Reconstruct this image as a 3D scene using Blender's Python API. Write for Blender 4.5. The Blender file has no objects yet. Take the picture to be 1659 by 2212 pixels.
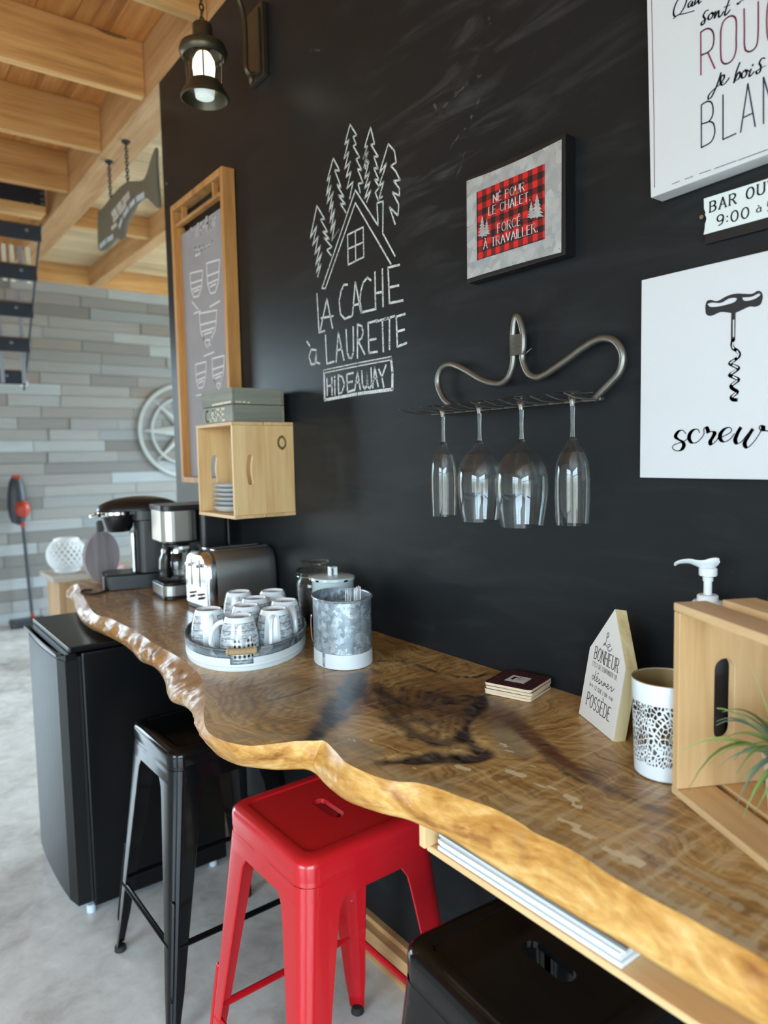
import bpy, bmesh, math, random
from math import sin, cos, pi, radians
from mathutils import Vector, Matrix, noise
random.seed(7)
S = bpy.context.scene
COL = S.collection

# ------------------------------------------------------------------ camera
FPX, CX, CY = 1540.0, 829.5, 1106.0            # focal length and centre for the 1659 x 2212 frame
CAM = Vector((-1.1061, 0.0, 1.3945))
RX = Vector((0.80074274, -0.06399771, 0.59557986))      # world X, Y, Z axes seen from the camera (right, down, forward)
RY = Vector((-0.59867671, -0.05241989, 0.79927364))
RZ = Vector((-0.01993145, -0.99657235, -0.08028879))
cd = bpy.data.cameras.new('camera'); cam = bpy.data.objects.new('camera', cd); COL.objects.link(cam)
cd.sensor_fit = 'VERTICAL'; cd.sensor_height = 36.0; cd.lens = FPX * 36.0 / 2212.0
cam.matrix_world = Matrix(((RX.x, -RX.y, -RX.z, CAM.x), (RY.x, -RY.y, -RY.z, CAM.y), (RZ.x, -RZ.y, -RZ.z, CAM.z), (0, 0, 0, 1)))
cd.clip_start = 0.02
cd.dof.use_dof = True; cd.dof.focus_distance = 1.38; cd.dof.aperture_fstop = 3.0
S.camera = cam

# ------------------------------------------------------------------ sky, lights, exposure
w = bpy.data.worlds.new('world'); S.world = w; w.use_nodes = True
nt = w.node_tree; nt.nodes.clear()
wo = nt.nodes.new('ShaderNodeOutputWorld'); bg = nt.nodes.new('ShaderNodeBackground')
tc = nt.nodes.new('ShaderNodeTexCoord'); sp = nt.nodes.new('ShaderNodeSeparateXYZ'); rp = nt.nodes.new('ShaderNodeValToRGB')
nt.links.new(tc.outputs['Generated'], sp.inputs[0]); nt.links.new(sp.outputs['Z'], rp.inputs[0])
# ground, a dim made-up tree band to cut level glare, then bright hazy sky
rp.color_ramp.elements[0].position = 0.0; rp.color_ramp.elements[0].color = (0.20, 0.22, 0.21, 1)
rp.color_ramp.elements[1].position = 0.05; rp.color_ramp.elements[1].color = (0.27, 0.35, 0.37, 1)
e = rp.color_ramp.elements.new(0.16); e.color = (0.52, 0.70, 0.86, 1)
e = rp.color_ramp.elements.new(0.40); e.color = (0.72, 0.89, 1.0, 1)
nt.links.new(rp.outputs[0], bg.inputs[0]); bg.inputs[1].default_value = 14.5
nt.links.new(bg.outputs[0], wo.inputs[0])
PORTALS = [  # window openings: centre, size along wall, height, facing
    ((-4.99, -0.4, 1.55), 2.4, 2.3, 'x'), ((3.99, 4.9, 1.60), 3.4, 2.6, '-x'),  # the second opening is added to brighten the far end
    ((-2.6, -2.49, 1.35), 3.0, 2.3, 'y'), ((-2.3, 6.79, 1.3), 2.0, 2.4, '-y')]
for (p, sw, sh, f) in PORTALS:
    ld = bpy.data.lights.new('window_portal', 'AREA'); lo = bpy.data.objects.new('window_portal', ld); COL.objects.link(lo)
    ld.shape = 'RECTANGLE'; ld.size = sw; ld.size_y = sh; ld.cycles.is_portal = True
    lo.location = p
    lo.rotation_euler = {'x': (pi/2, 0, -pi/2), '-x': (pi/2, 0, pi/2), 'y': (pi/2, 0, 0), '-y': (pi/2, 0, pi)}[f]
    # an area light shines along its local -Z
S.view_settings.view_transform = 'Standard'; S.view_settings.look = 'None'
S.view_settings.gamma = 1.0; S.view_settings.use_curve_mapping = False
S.view_settings.exposure = 0.56
try:
    S.cycles.use_denoising = True; S.cycles.max_bounces = 10; S.cycles.diffuse_bounces = 5; S.cycles.transparent_max_bounces = 24
    S.cycles.transmission_bounces = 12; S.cycles.glossy_bounces = 5; S.cycles.caustics_reflective = False; S.cycles.caustics_refractive = False
    S.cycles.sample_clamp_indirect = 6.0
except Exception: pass

# ------------------------------------------------------------------ helpers
def ray(u, v):
    a, b = u - CX, v - CY
    return Vector((RX.x*a + RX.y*b + RX.z*FPX, RY.x*a + RY.y*b + RY.z*FPX, RZ.x*a + RZ.y*b + RZ.z*FPX))
def hit(u, v, ax, val):                          # where the sight line through a photo pixel meets a real plane
    r = ray(u, v); return CAM + r * ((val - CAM[ax]) / r[ax])
def hitp(u, v, p0, n):
    r = ray(u, v); return CAM + r * ((p0 - CAM).dot(n) / r.dot(n))

def tag(o, label=None, cat=None, group=None, kind=None):
    if label: o['label'] = label
    if cat: o['category'] = cat
    if group: o['group'] = group
    if kind: o['kind'] = kind
    return o
def thing(name, label, cat, loc=(0, 0, 0), rz=0.0, group=None, kind=None):
    o = bpy.data.objects.new(name, None); COL.objects.link(o); o.empty_display_size = 0.05
    o.location = loc; o.rotation_euler = (0, 0, rz)
    return tag(o, label, cat, group, kind)
def dup(root, loc=None, rz=None, label=None, parent=None):
    c = root.copy(); COL.objects.link(c)
    if parent: c.parent = parent
    if loc is not None: c.location = loc
    if rz is not None: c.rotation_euler = (0, 0, rz)
    if label: c['label'] = label
    for ch in list(root.children): dup(ch, parent=c)
    return c

class MB:
    """collects shapes into ONE mesh"""
    def __init__(s): s.v = []; s.f = []; s.sm = []
    def add(s, vs, fs, smooth=False, M=None):
        o = len(s.v)
        s.v += [tuple(M @ Vector(p)) if M else tuple(p) for p in vs]
        s.f += [tuple(i + o for i in f) for f in fs]; s.sm += [smooth] * len(fs)
        return s
    def box(s, x0, x1, y0, y1, z0, z1, M=None, b=0.0):
        if b <= 0:
            vs = [(x, y, z) for x in (x0, x1) for y in (y0, y1) for z in (z0, z1)]
            return s.add(vs, [(0, 1, 3, 2), (4, 6, 7, 5), (0, 4, 5, 1), (2, 3, 7, 6), (0, 2, 6, 4), (1, 5, 7, 3)], False, M)
        bm = bmesh.new(); bmesh.ops.create_cube(bm, size=1)
        for q in bm.verts: q.co = Vector((x0 + (q.co.x+.5)*(x1-x0), y0 + (q.co.y+.5)*(y1-y0), z0 + (q.co.z+.5)*(z1-z0)))
        bmesh.ops.bevel(bm, geom=list(bm.edges), offset=b, segments=2, affect='EDGES', profile=0.6)
        bm.verts.index_update()
        s.add([q.co[:] for q in bm.verts], [tuple(q.index for q in f.verts) for f in bm.faces], False, M); bm.free(); return s
    def lathe(s, prof, n=32, M=None, sx=1.0, sy=1.0, smooth=True):
        vs, fs = [], []
        for (r, z) in prof:
            for i in range(n):
                a = 2*pi*i/n; vs.append((r*cos(a)*sx, r*sin(a)*sy, z))
        for k in range(len(prof)-1):
            for i in range(n):
                j = (i+1) % n; fs.append((k*n+i, k*n+j, (k+1)*n+j, (k+1)*n+i))
        if prof[0][0] > 1e-5: pass
        return s.add(vs, fs, smooth, M)
    def disc(s, r, z, n=32, M=None, sx=1.0, sy=1.0, up=True):
        vs = [(r*cos(2*pi*i/n)*sx, r*sin(2*pi*i/n)*sy, z) for i in range(n)]
        return s.add(vs, [tuple(range(n)) if up else tuple(reversed(range(n)))], False, M)
    def cyl(s, r, z0, z1, n=24, M=None, r1=None, b=0.0):
        r1 = r if r1 is None else r1
        if b: pr = [(r-b, z0), (r, z0+b), (r1, z1-b), (r1-b, z1)]
        else: pr = [(r, z0), (r1, z1)]
        s.lathe(pr, n, M); s.disc(pr[0][0], z0, n, M, up=False); s.disc(pr[-1][0], z1, n, M); return s
    def tube(s, pts, r, n=8, caps=True, closed=False, flat=1.0, M=None):
        P = [Vector(p) for p in pts]; m = len(P); vs = []; fs = []
        R = r if isinstance(r, (list, tuple)) else [r]*m
        nrm = None
        for i in range(m):
            if closed: t = P[(i+1) % m] - P[i-1]
            else: t = P[min(i+1, m-1)] - P[max(i-1, 0)]
            if t.length < 1e-9: t = Vector((0, 0, 1))
            t.normalize()
            if nrm is None:
                nrm = t.orthogonal().normalized()
            nrm = (nrm - t*nrm.dot(t))
            if nrm.length < 1e-6: nrm = t.orthogonal()
            nrm.normalize(); bn = t.cross(nrm)
            for k in range(n):
                a = 2*pi*k/n; vs.append(P[i] + (nrm*cos(a) + bn*sin(a)*flat)*R[i])
        for i in range(m if closed else m-1):
            j = (i+1) % m
            for k in range(n):
                l = (k+1) % n; fs.append((i*n+k, i*n+l, j*n+l, j*n+k))
        if caps and not closed: fs += [tuple(reversed(range(n))), tuple((m-1)*n+k for k in range(n))]
        return s.add(vs, fs, True, M)
    def prism(s, poly, d, M=None):                # convex or simple polygon in XY from z=0 to z=d
        n = len(poly); vs = [(x, y, 0) for x, y in poly] + [(x, y, d) for x, y in poly]
        fs = [tuple(reversed(range(n))), tuple(range(n, 2*n))] + [(i, (i+1) % n, n+(i+1) % n, n+i) for i in range(n)]
        return s.add(vs, fs, False, M)
    def build(s, name, mat, parent=None, loc=None, auto=True, rot=None):
        me = bpy.data.meshes.new(name); me.from_pydata(s.v, [], s.f); me.validate(); me.update()
        bm = bmesh.new(); bm.from_mesh(me); bmesh.ops.recalc_face_normals(bm, faces=bm.faces); bm.to_mesh(me); bm.free()
        if any(s.sm) and len(s.sm) == len(me.polygons):
            me.polygons.foreach_set('use_smooth', s.sm)
            if auto:
                try: me.set_sharp_from_angle(angle=radians(40))
                except Exception: pass
        me.materials.append(mat)
        o = bpy.data.objects.new(name, me); COL.objects.link(o)
        if parent: o.parent = parent
        if loc is not None: o.location = loc
        if rot is not None: o.rotation_euler = rot
        return o
def plate(loops, d, bevel=0.0, bseg=2):
    """flat plate from 2D loops (first outer, others holes); returns verts, faces lying in XY, thickness d centred on z=0"""
    cu = bpy.data.curves.new('tmp', 'CURVE'); cu.dimensions = '2D'; cu.fill_mode = 'BOTH'; cu.extrude = max(d/2 - bevel, 0.00001); cu.bevel_depth = bevel; cu.bevel_resolution = bseg - 1
    if bevel: cu.offset = -bevel
    for lp in loops:
        sp_ = cu.splines.new('POLY'); sp_.points.add(len(lp)-1); sp_.use_cyclic_u = True
        for i, (x, y) in enumerate(lp): sp_.points[i].co = (x, y, 0, 1)
    ob = bpy.data.objects.new('tmp', cu); COL.objects.link(ob)
    dg = bpy.context.evaluated_depsgraph_get(); me = bpy.data.meshes.new_from_object(ob.evaluated_get(dg))
    bm = bmesh.new(); bm.from_mesh(me); bmesh.ops.remove_doubles(bm, verts=bm.verts, dist=1e-5); bm.verts.index_update()
    vs = [q.co[:] for q in bm.verts]; fs = [tuple(q.index for q in f.verts) for f in bm.faces]
    bm.free(); bpy.data.objects.remove(ob); bpy.data.curves.remove(cu); bpy.data.meshes.remove(me)
    return vs, fs
def rrect(x0, x1, y0, y1, r, n=5):
    out = []
    for (cx, cy, a0) in ((x1-r, y1-r, 0), (x0+r, y1-r, pi/2), (x0+r, y0+r, pi), (x1-r, y0+r, 3*pi/2)):
        for i in range(n+1):
            a = a0 + pi/2*i/n; out.append((cx + r*cos(a), cy + r*sin(a)))
    return out
def crom(pts, n=6):
    P = [tuple(p) for p in pts]; out = []
    for i in range(len(P)-1):
        p0, p1, p2, p3 = P[max(i-1, 0)], P[i], P[i+1], P[min(i+2, len(P)-1)]
        for k in range(n):
            t = k/n
            out.append(tuple(0.5*((2*b) + (-a+c)*t + (2*a-5*b+4*c-d_)*t*t + (-a+3*b-3*c+d_)*t**3) for a, b, c, d_ in zip(p0, p1, p2, p3)))
    out.append(P[-1]); return out
def frameM(o, ux, uy, uz=None):
    ux = Vector(ux).normalized(); uy = Vector(uy).normalized(); uz = Vector(uz).normalized() if uz is not None else ux.cross(uy).normalized()
    return Matrix(((ux.x, uy.x, uz.x, o[0]), (ux.y, uy.y, uz.y, o[1]), (ux.z, uy.z, uz.z, o[2]), (0, 0, 0, 1)))

# ---- materials
def NT(name):
    m = bpy.data.materials.new(name); m.use_nodes = True; t = m.node_tree
    return m, t, t.nodes['Principled BSDF']
def N(t, typ, **kw):
    n = t.nodes.new(typ)
    for k, v in kw.items():
        if k[0] == '_': setattr(n, k[1:], v)
        else:
            key = k.replace('__', ' ')
            n.inputs[int(key[1:]) if key[0] == 'i' and key[1:].isdigit() else key].default_value = v
    return n
def L(t, a, b): t.links.new(a, b)
def MA(t, op, a, b=None, c=None):
    n = t.nodes.new('ShaderNodeMath'); n.operation = op
    for i, q in enumerate((a, b, c)):
        if q is None: continue
        if isinstance(q, (int, float)): n.inputs[i].default_value = q
        else: t.links.new(q, n.inputs[i])
    return n.outputs[0]
def MIX(t, f, a, b):
    n = t.nodes.new('ShaderNodeMix'); n.data_type = 'RGBA'
    for i, q in ((0, f), (6, a), (7, b)):
        if isinstance(q, (int, float)): n.inputs[i].default_value = q
        elif isinstance(q, tuple): n.inputs[i].default_value = (*q[:3], 1)
        else: t.links.new(q, n.inputs[i])
    return n.outputs[2]
def RAMP(t, f, stops):
    n = t.nodes.new('ShaderNodeValToRGB'); t.links.new(f, n.inputs[0]); el = n.color_ramp.elements
    while len(el) < len(stops): el.new(0.5)
    for e_, (p, c) in zip(el, stops): e_.position = p; e_.color = (*c, 1) if len(c) == 3 else c
    return n.outputs[0]
def sc(r, g, b):
    f = lambda c: (c/255/12.92) if c/255 <= 0.04045 else ((c/255+0.055)/1.055)**2.4
    return (f(r), f(g), f(b))
def plain(name, col, rough=0.5, metal=0.0, spec=0.5, coat=0.0, var=0.0, vs=8.0, bump=0.0, bs=60.0, emis=None, es=0.0, sub=0.0):
    m, t, b = NT(name)
    b.inputs['Base Color'].default_value = (*col, 1); b.inputs['Roughness'].default_value = rough
    b.inputs['Metallic'].default_value = metal; b.inputs['Specular IOR Level'].default_value = spec; b.inputs['Coat Weight'].default_value = coat
    b.inputs['Coat Roughness'].default_value = 0.05
    tcn = N(t, 'ShaderNodeTexCoord')
    if var:
        nz = N(t, 'ShaderNodeTexNoise', Scale=vs, Detail=5.0); L(t, tcn.outputs['Object'], nz.inputs['Vector'])
        L(t, MIX(t, nz.outputs[0], tuple(c*(1-var) for c in col), tuple(min(1, c*(1+var)) for c in col)), b.inputs['Base Color'])
        L(t, MA(t, 'MULTIPLY_ADD', nz.outputs[0], 0.25*rough, rough*0.85), b.inputs['Roughness'])
    if bump:
        nb = N(t, 'ShaderNodeTexNoise', Scale=bs, Detail=3.0); L(t, tcn.outputs['Object'], nb.inputs['Vector'])
        bp = N(t, 'ShaderNodeBump', Strength=bump, Distance=0.002); L(t, nb.outputs[0], bp.inputs['Height']); L(t, bp.outputs[0], b.inputs['Normal'])
    if emis: b.inputs['Emission Color'].default_value = (*emis, 1); b.inputs['Emission Strength'].default_value = es
    return m
def wood(name, c_dark, c_mid, c_light, axis='y', scale=1.0, rough=0.55, coat=0.0, rnd=0.25, knots=0.0, stretch=14.0):
    """planed softwood: grain drawn out along one local axis; every board takes its own shift and tone"""
    m, t, b = NT(name)
    tcn = N(t, 'ShaderNodeTexCoord'); oi = N(t, 'ShaderNodeObjectInfo')
    off = N(t, 'ShaderNodeVectorMath', _operation='SCALE'); off.inputs[0].default_value = (7.3, 3.1, 5.7); L(t, MA(t, 'MULTIPLY', oi.outputs['Random'], 9.0), off.inputs['Scale'])
    ad = N(t, 'ShaderNodeVectorMath', _operation='ADD'); L(t, tcn.outputs['Object'], ad.inputs[0]); L(t, off.outputs[0], ad.inputs[1])
    st = {'x': (1/stretch, 1, 1), 'y': (1, 1/stretch, 1), 'z': (1, 1, 1/stretch)}[axis]
    mp = N(t, 'ShaderNodeMapping'); mp.inputs['Scale'].default_value = tuple(q*scale for q in st); L(t, ad.outputs[0], mp.inputs[0])
    n1 = N(t, 'ShaderNodeTexNoise', Scale=22.0, Detail=6.0, Roughness=0.6, Distortion=0.6); L(t, mp.outputs[0], n1.inputs['Vector'])
    n2 = N(t, 'ShaderNodeTexNoise', Scale=120.0, Detail=4.0); L(t, mp.outputs[0], n2.inputs['Vector'])
    n3 = N(t, 'ShaderNodeTexNoise', Scale=2.2*scale, Detail=3.0); L(t, ad.outputs[0], n3.inputs['Vector'])
    f = MA(t, 'ADD', MA(t, 'MULTIPLY', n1.outputs[0], 0.6), MA(t, 'ADD', MA(t, 'MULTIPLY', n2.outputs[0], 0.2), MA(t, 'MULTIPLY', n3.outputs[0], 0.3)))
    col = RAMP(t, f, [(0.36, c_dark), (0.52, c_mid), (0.70, c_light)])
    if knots:
        vo = N(t, 'ShaderNodeTexVoronoi', Scale=knots); mk = N(t, 'ShaderNodeMapping')
        mk.inputs['Scale'].default_value = tuple((0.45 if q < 1 else 1.0) for q in st); L(t, ad.outputs[0], mk.inputs[0]); L(t, mk.outputs[0], vo.inputs['Vector'])
        col = MIX(t, MA(t, 'MULTIPLY', MA(t, 'LESS_THAN', MA(t, 'ADD', vo.outputs['Distance'], MA(t, 'MULTIPLY', n1.outputs[0], 0.06)), 0.105), 0.75), col, tuple(c*0.3 for c in c_dark))
    hs = N(t, 'ShaderNodeHueSaturation'); L(t, col, hs.inputs['Color'])
    L(t, MA(t, 'MULTIPLY_ADD', oi.outputs['Random'], rnd, 1-rnd/2), hs.inputs['Value'])
    L(t, hs.outputs[0], b.inputs['Base Color']); b.inputs['Roughness'].default_value = rough; b.inputs['Coat Weight'].default_value = coat
    bp = N(t, 'ShaderNodeBump', Strength=0.25, Distance=0.001); L(t, n1.outputs[0], bp.inputs['Height']); L(t, bp.outputs[0], b.inputs['Normal'])
    return m
M_white = plain('white_plastic', sc(232, 236, 238), 0.35)
M_black = plain('black_plastic', (0.008, 0.008, 0.009), 0.3)
M_blackgloss = plain('black_gloss_enamel', (0.003, 0.0035, 0.004), 0.13, spec=0.28, coat=0.10)
M_redgloss = plain('red_gloss_enamel', (0.46, 0.007, 0.013), 0.28, spec=0.4, coat=0.3)
M_chrome = plain('polished_steel', (0.75, 0.75, 0.74), 0.16, 1.0)
M_rubber = plain('black_rubber', (0.01, 0.01, 0.01), 0.8)
M_pine = wood('pale_pine', sc(192, 152, 102), sc(216, 178, 128), sc(230, 198, 150), 'z', 1.0, 0.5, rnd=0.12)
M_pineY = wood('pale_pine_lengthwise', sc(188, 146, 98), sc(212, 174, 124), sc(228, 196, 148), 'y', 1.0, 0.5, rnd=0.12)
M_pineX = wood('pale_pine_crosswise', sc(172, 124, 74), sc(205, 162, 108), sc(224, 186, 134), 'x', 1.0, 0.5, rnd=0.12)
M_joist = wood('golden_spruce', sc(150, 104, 58), sc(200, 150, 92), sc(222, 180, 122), 'x', 0.7, 0.5, rnd=0.25, knots=1.6)
M_beamY = wood('golden_spruce_beam', sc(140, 100, 64), sc(188, 144, 98), sc(212, 172, 124), 'y', 0.7, 0.5, rnd=0.2, knots=1.4)
M_boardY = wood('orange_ceiling_board', sc(130, 80, 38), sc(188, 126, 66), sc(212, 156, 94), 'y', 0.8, 0.55, rnd=0.4, knots=1.8)
M_boardX = wood('pale_ceiling_board', sc(170, 144, 104), sc(214, 190, 148), sc(228, 208, 170), 'x', 0.8, 0.55, rnd=0.25, knots=1.8)
M_print = plain('black_print', sc(30, 28, 32), 0.6)

# ---- single-line letters: every glyph is a list of polylines in a box w wide and 1 high
def ARC(cx, cy, rx, ry, a0, a1, n=10):
    return [(cx + rx*cos(radians(a0+(a1-a0)*i/n)), cy + ry*sin(radians(a0+(a1-a0)*i/n))) for i in range(n+1)]
G = {
 'A': (.62, [[(0, 0), (.31, 1), (.62, 0)], [(.12, .36), (.5, .36)]]),
 'B': (.55, [[(0, 0), (0, 1)], [(0, 1)] + ARC(.25, .76, .25, .24, 90, -90) + [(0, .52)], [(0, .52)] + ARC(.27, .26, .28, .26, 90, -90) + [(0, 0)]]),
 'C': (.58, [ARC(.32, .5, .32, .5, 48, 312, 16)]),
 'D': (.6, [[(0, 0), (0, 1)], [(0, 1)] + ARC(.22, .5, .38, .5, 90, -90, 14) + [(0, 0)]]),
 'E': (.5, [[(.5, 1), (0, 1), (0, 0), (.5, 0)], [(0, .53), (.4, .53)]]),
 'F': (.48, [[(.48, 1), (0, 1), (0, 0)], [(0, .53), (.38, .53)]]),
 'G': (.62, [ARC(.32, .5, .32, .5, 48, 350, 16) + [(.635, .45), (.38, .45)]]),
 'H': (.58, [[(0, 0), (0, 1)], [(.58, 0), (.58, 1)], [(0, .52), (.58, .52)]]),
 'I': (.02, [[(0, 0), (0, 1)]]),
 'L': (.46, [[(0, 1), (0, 0), (.46, 0)]]),
 'M': (.7, [[(0, 0), (0, 1), (.35, .35), (.7, 1), (.7, 0)]]),
 'N': (.58, [[(0, 0), (0, 1), (.58, 0), (.58, 1)]]),
 'O': (.64, [ARC(.32, .5, .32, .5, 90, 450, 20)]),
 'P': (.52, [[(0, 0), (0, 1)], [(0, 1)] + ARC(.25, .75, .27, .25, 90, -90) + [(0, .5)]]),
 'Q': (.64, [ARC(.32, .5, .32, .5, 90, 450, 20), [(.36, .25), (.66, -.08)]]),
 'R': (.56, [[(0, 0), (0, 1)], [(0, 1)] + ARC(.25, .75, .27, .25, 90, -90) + [(0, .5)], [(.26, .5), (.56, 0)]]),
 'S': (.5, [ARC(.25, .75, .25, .25, 40, 270, 12) + ARC(.25, .25, .25, .25, 90, -140, 12)]),
 'T': (.56, [[(0, 1), (.56, 1)], [(.28, 1), (.28, 0)]]),
 'U': (.58, [[(0, 1), (0, .3)] + ARC(.29, .3, .29, .3, 180, 360, 12) + [(.58, 1)]]),
 'V': (.6, [[(0, 1), (.3, 0), (.6, 1)]]),
 'Y': (.56, [[(0, 1), (.28, .5), (.56, 1)], [(.28, .5), (.28, 0)]]),
 'K': (.54, [[(0, 0), (0, 1)], [(.52, 1), (0, .42)], [(.16, .58), (.54, 0)]]),
 '0': (.56, [ARC(.28, .5, .28, .5, 90, 450, 20)]),
 '9': (.52, [ARC(.26, .7, .26, .3, 0, 360, 16), [(.52, .7), (.5, .4), (.4, .12), (.12, 0)]]),
 '5': (.5, [[(.46, 1), (.06, 1), (.02, .56)] + ARC(.24, .32, .27, .32, 130, -140, 12)]),
 ':': (.06, [[(.03, .18), (.03, .24)], [(.03, .62), (.03, .68)]]),
 '.': (.06, [[(.03, 0), (.03, .06)]]),
 "'": (.06, [[(.03, 1), (.02, .8)]]),
 '-': (.3, [[(0, .45), (.3, .45)]]),
 'a': (.42, [ARC(.2, .28, .2, .28, 40, 320, 12), [(.4, .58), (.4, 0)]]),
 'f': (.34, [[(.34, .95), (.22, 1), (.14, .85), (.14, 0)], [(0, .6), (.3, .6)]]),
 'e': (.42, [[(0, .3), (.4, .34)] + ARC(.2, .28, .21, .3, 15, 320, 14)]),
 'r': (.3, [[(0, 0), (0, .56)], [(0, .4), (.14, .56), (.3, .54)]]),
 ' ': (.3, []),
}
G['É'] = (.5, G['E'][1] + [[(.18, 1.12), (.34, 1.28)]]); G['È'] = (.5, G['E'][1] + [[(.32, 1.12), (.16, 1.28)]])
G['À'] = (.62, G['A'][1] + [[(.36, 1.12), (.2, 1.28)]]); G['à'] = (.42, G['a'][1] + [[(.26, .74), (.12, .9)]]); G['é'] = (.42, G['e'][1] + [[(.16, .74), (.3, .9)]])
def text_lines(s, track=0.18, serif=False):
    out = []; x = 0.0
    for ch in s:
        wd, pl = G[ch]
        for p in pl:
            out.append([(x+a, b) for a, b in p])
            if serif and ch not in ".:'":
                for (a, b), (c, d) in ((p[0], p[1]), (p[-1], p[-2])):
                    if abs(a-c) < 0.36 and abs(b-d) > 0.2 and (abs(b) < .02 or abs(b-1) < .02): out.append([(x+a-.09, b), (x+a+.09, b)])
        x += wd + track
    return out, x - track
def ribbons(lines, fn, wmin, wmax=None, mode='v', caps=True):
    """polylines (in any 2D space) -> flat strokes; fn maps 2D to local 3D plane coordinates (x, y); widths in plane units"""
    wmax = wmax or wmin; vs, fs = [], []
    for ln in lines:
        P = [Vector(fn(*p)[:2]) for p in ln]
        for i in range(len(P)-1):
            a, b = P[i], P[i+1]; d = b - a
            if d.length < 1e-7: continue
            d.normalize()
            if mode == 'v': k = abs(d.y)
            else: k = max(0.0, -d.y)**1.5
            wd = (wmin + (wmax-wmin)*k)/2; n_ = Vector((-d.y, d.x))*wd; o = len(vs)
            e0 = d*wd*0.55
            vs += [a-n_-e0, b-n_+e0, b+n_+e0, a+n_-e0]; fs.append((o, o+1, o+2, o+3))
    return [(q.x, q.y, 0) for q in vs], fs
def decal(name, parent, mat, lines, fn, wmin, wmax=None, mode='v', M=None, z=0.0004, kind=None):
    """flat print lying on a surface"""
    vs, fs = ribbons(lines, fn, wmin, wmax, mode)
    b = MB(); b.add([(x, y, z) for x, y, _ in vs], fs)
    if M is not None: b.v = [tuple(M @ Vector(p)) for p in b.v]
    me = bpy.data.meshes.new(name); me.from_pydata(b.v, [], b.f); me.update(); me.materials.append(mat)
    o = bpy.data.objects.new(name, me); COL.objects.link(o); o.parent = parent
    return o
# ================================================================== THE SETTING
def struct(name, mb, m, parent=None, label=None):
    o = mb.build(name, m, parent)
    if parent is None: o['kind'] = 'structure'
    if label: o['label'] = label
    return o
def M_concrete():
    m, t, b = NT('polished_concrete'); tcn = N(t, 'ShaderNodeTexCoord')
    n1 = N(t, 'ShaderNodeTexNoise', Scale=1.6, Detail=7.0, Roughness=0.62, Distortion=0.8); L(t, tcn.outputs['Object'], n1.inputs['Vector'])
    n2 = N(t, 'ShaderNodeTexNoise', Scale=14.0, Detail=6.0, Roughness=0.65, Distortion=0.5); L(t, tcn.outputs['Object'], n2.inputs['Vector'])
    f = MA(t, 'ADD', MA(t, 'MULTIPLY', n1.outputs[0], 0.6), MA(t, 'MULTIPLY', n2.outputs[0], 0.4))
    L(t, RAMP(t, f, [(0.34, sc(162, 161, 156)), (0.5, sc(200, 200, 197)), (0.66, sc(222, 223, 221))]), b.inputs['Base Color'])
    L(t, MA(t, 'MULTIPLY_ADD', n2.outputs[0], 0.24, 0.10), b.inputs['Roughness'])
    bp = N(t, 'ShaderNodeBump', Strength=0.12, Distance=0.002); L(t, n2.outputs[0], bp.inputs['Height']); L(t, bp.outputs[0], b.inputs['Normal'])
    return m
def M_blackboard():
    m, t, b = NT('chalkboard_paint'); tcn = N(t, 'ShaderNodeTexCoord'); P = tcn.outputs['Object']
    mp = N(t, 'ShaderNodeMapping'); mp.inputs['Rotation'].default_value = (radians(35), 0, 0); mp.inputs['Scale'].default_value = (1, 0.9, 5.0); L(t, P, mp.inputs[0])
    n1 = N(t, 'ShaderNodeTexNoise', Scale=3.2, Detail=7.0, Roughness=0.65, Distortion=1.2); L(t, mp.outputs[0], n1.inputs['Vector'])
    n2 = N(t, 'ShaderNodeTexNoise', Scale=1.3, Detail=3.0); L(t, P, n2.inputs['Vector'])
    n3 = N(t, 'ShaderNodeTexNoise', Scale=240.0, Detail=2.0); L(t, P, n3.inputs['Vector'])
    def blob(y, z, r):
        d = N(t, 'ShaderNodeVectorMath', _operation='DISTANCE'); L(t, P, d.inputs[0]); d.inputs[1].default_value = (0, y, z)
        return MA(t, 'MAXIMUM', MA(t, 'SUBTRACT', 1.0, MA(t, 'DIVIDE', d.outputs['Value'], r)), 0.0)
    msk = MA(t, 'ADD', MA(t, 'ADD', blob(1.28, 2.22, .30), blob(1.22, 1.98, .22)), MA(t, 'MULTIPLY', blob(0.95, 2.30, .5), .6))
    haze = MA(t, 'MULTIPLY', MA(t, 'MAXIMUM', MA(t, 'SUBTRACT', n1.outputs[0], 0.50), 0.0), MA(t, 'MULTIPLY_ADD', msk, .28, MA(t, 'MULTIPLY', n2.outputs[0], 0.16)))
    c0 = MIX(t, n2.outputs[0], (0.0105, 0.0124, 0.0140), (0.0155, 0.0178, 0.0200))
    c1 = MIX(t, MA(t, 'MINIMUM', MA(t, 'MULTIPLY', haze, 0.9), 0.35), c0, (0.55, 0.57, 0.56))
    speck = MA(t, 'GREATER_THAN', n3.outputs[0], 0.76)
    L(t, MIX(t, MA(t, 'MULTIPLY', speck, 0.12), c1, (0.5, 0.52, 0.52)), b.inputs['Base Color'])
    L(t, MA(t, 'MULTIPLY_ADD', n1.outputs[0], 0.14, 0.30), b.inputs['Roughness']); b.inputs['Specular IOR Level'].default_value = 0.19
    bp = N(t, 'ShaderNodeBump', Strength=0.10, Distance=0.001); nb = N(t, 'ShaderNodeTexNoise', Scale=90.0, Detail=3.0); L(t, P, nb.inputs['Vector'])
    L(t, nb.outputs[0], bp.inputs['Height']); L(t, bp.outputs[0], b.inputs['Normal'])
    return m
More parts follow.
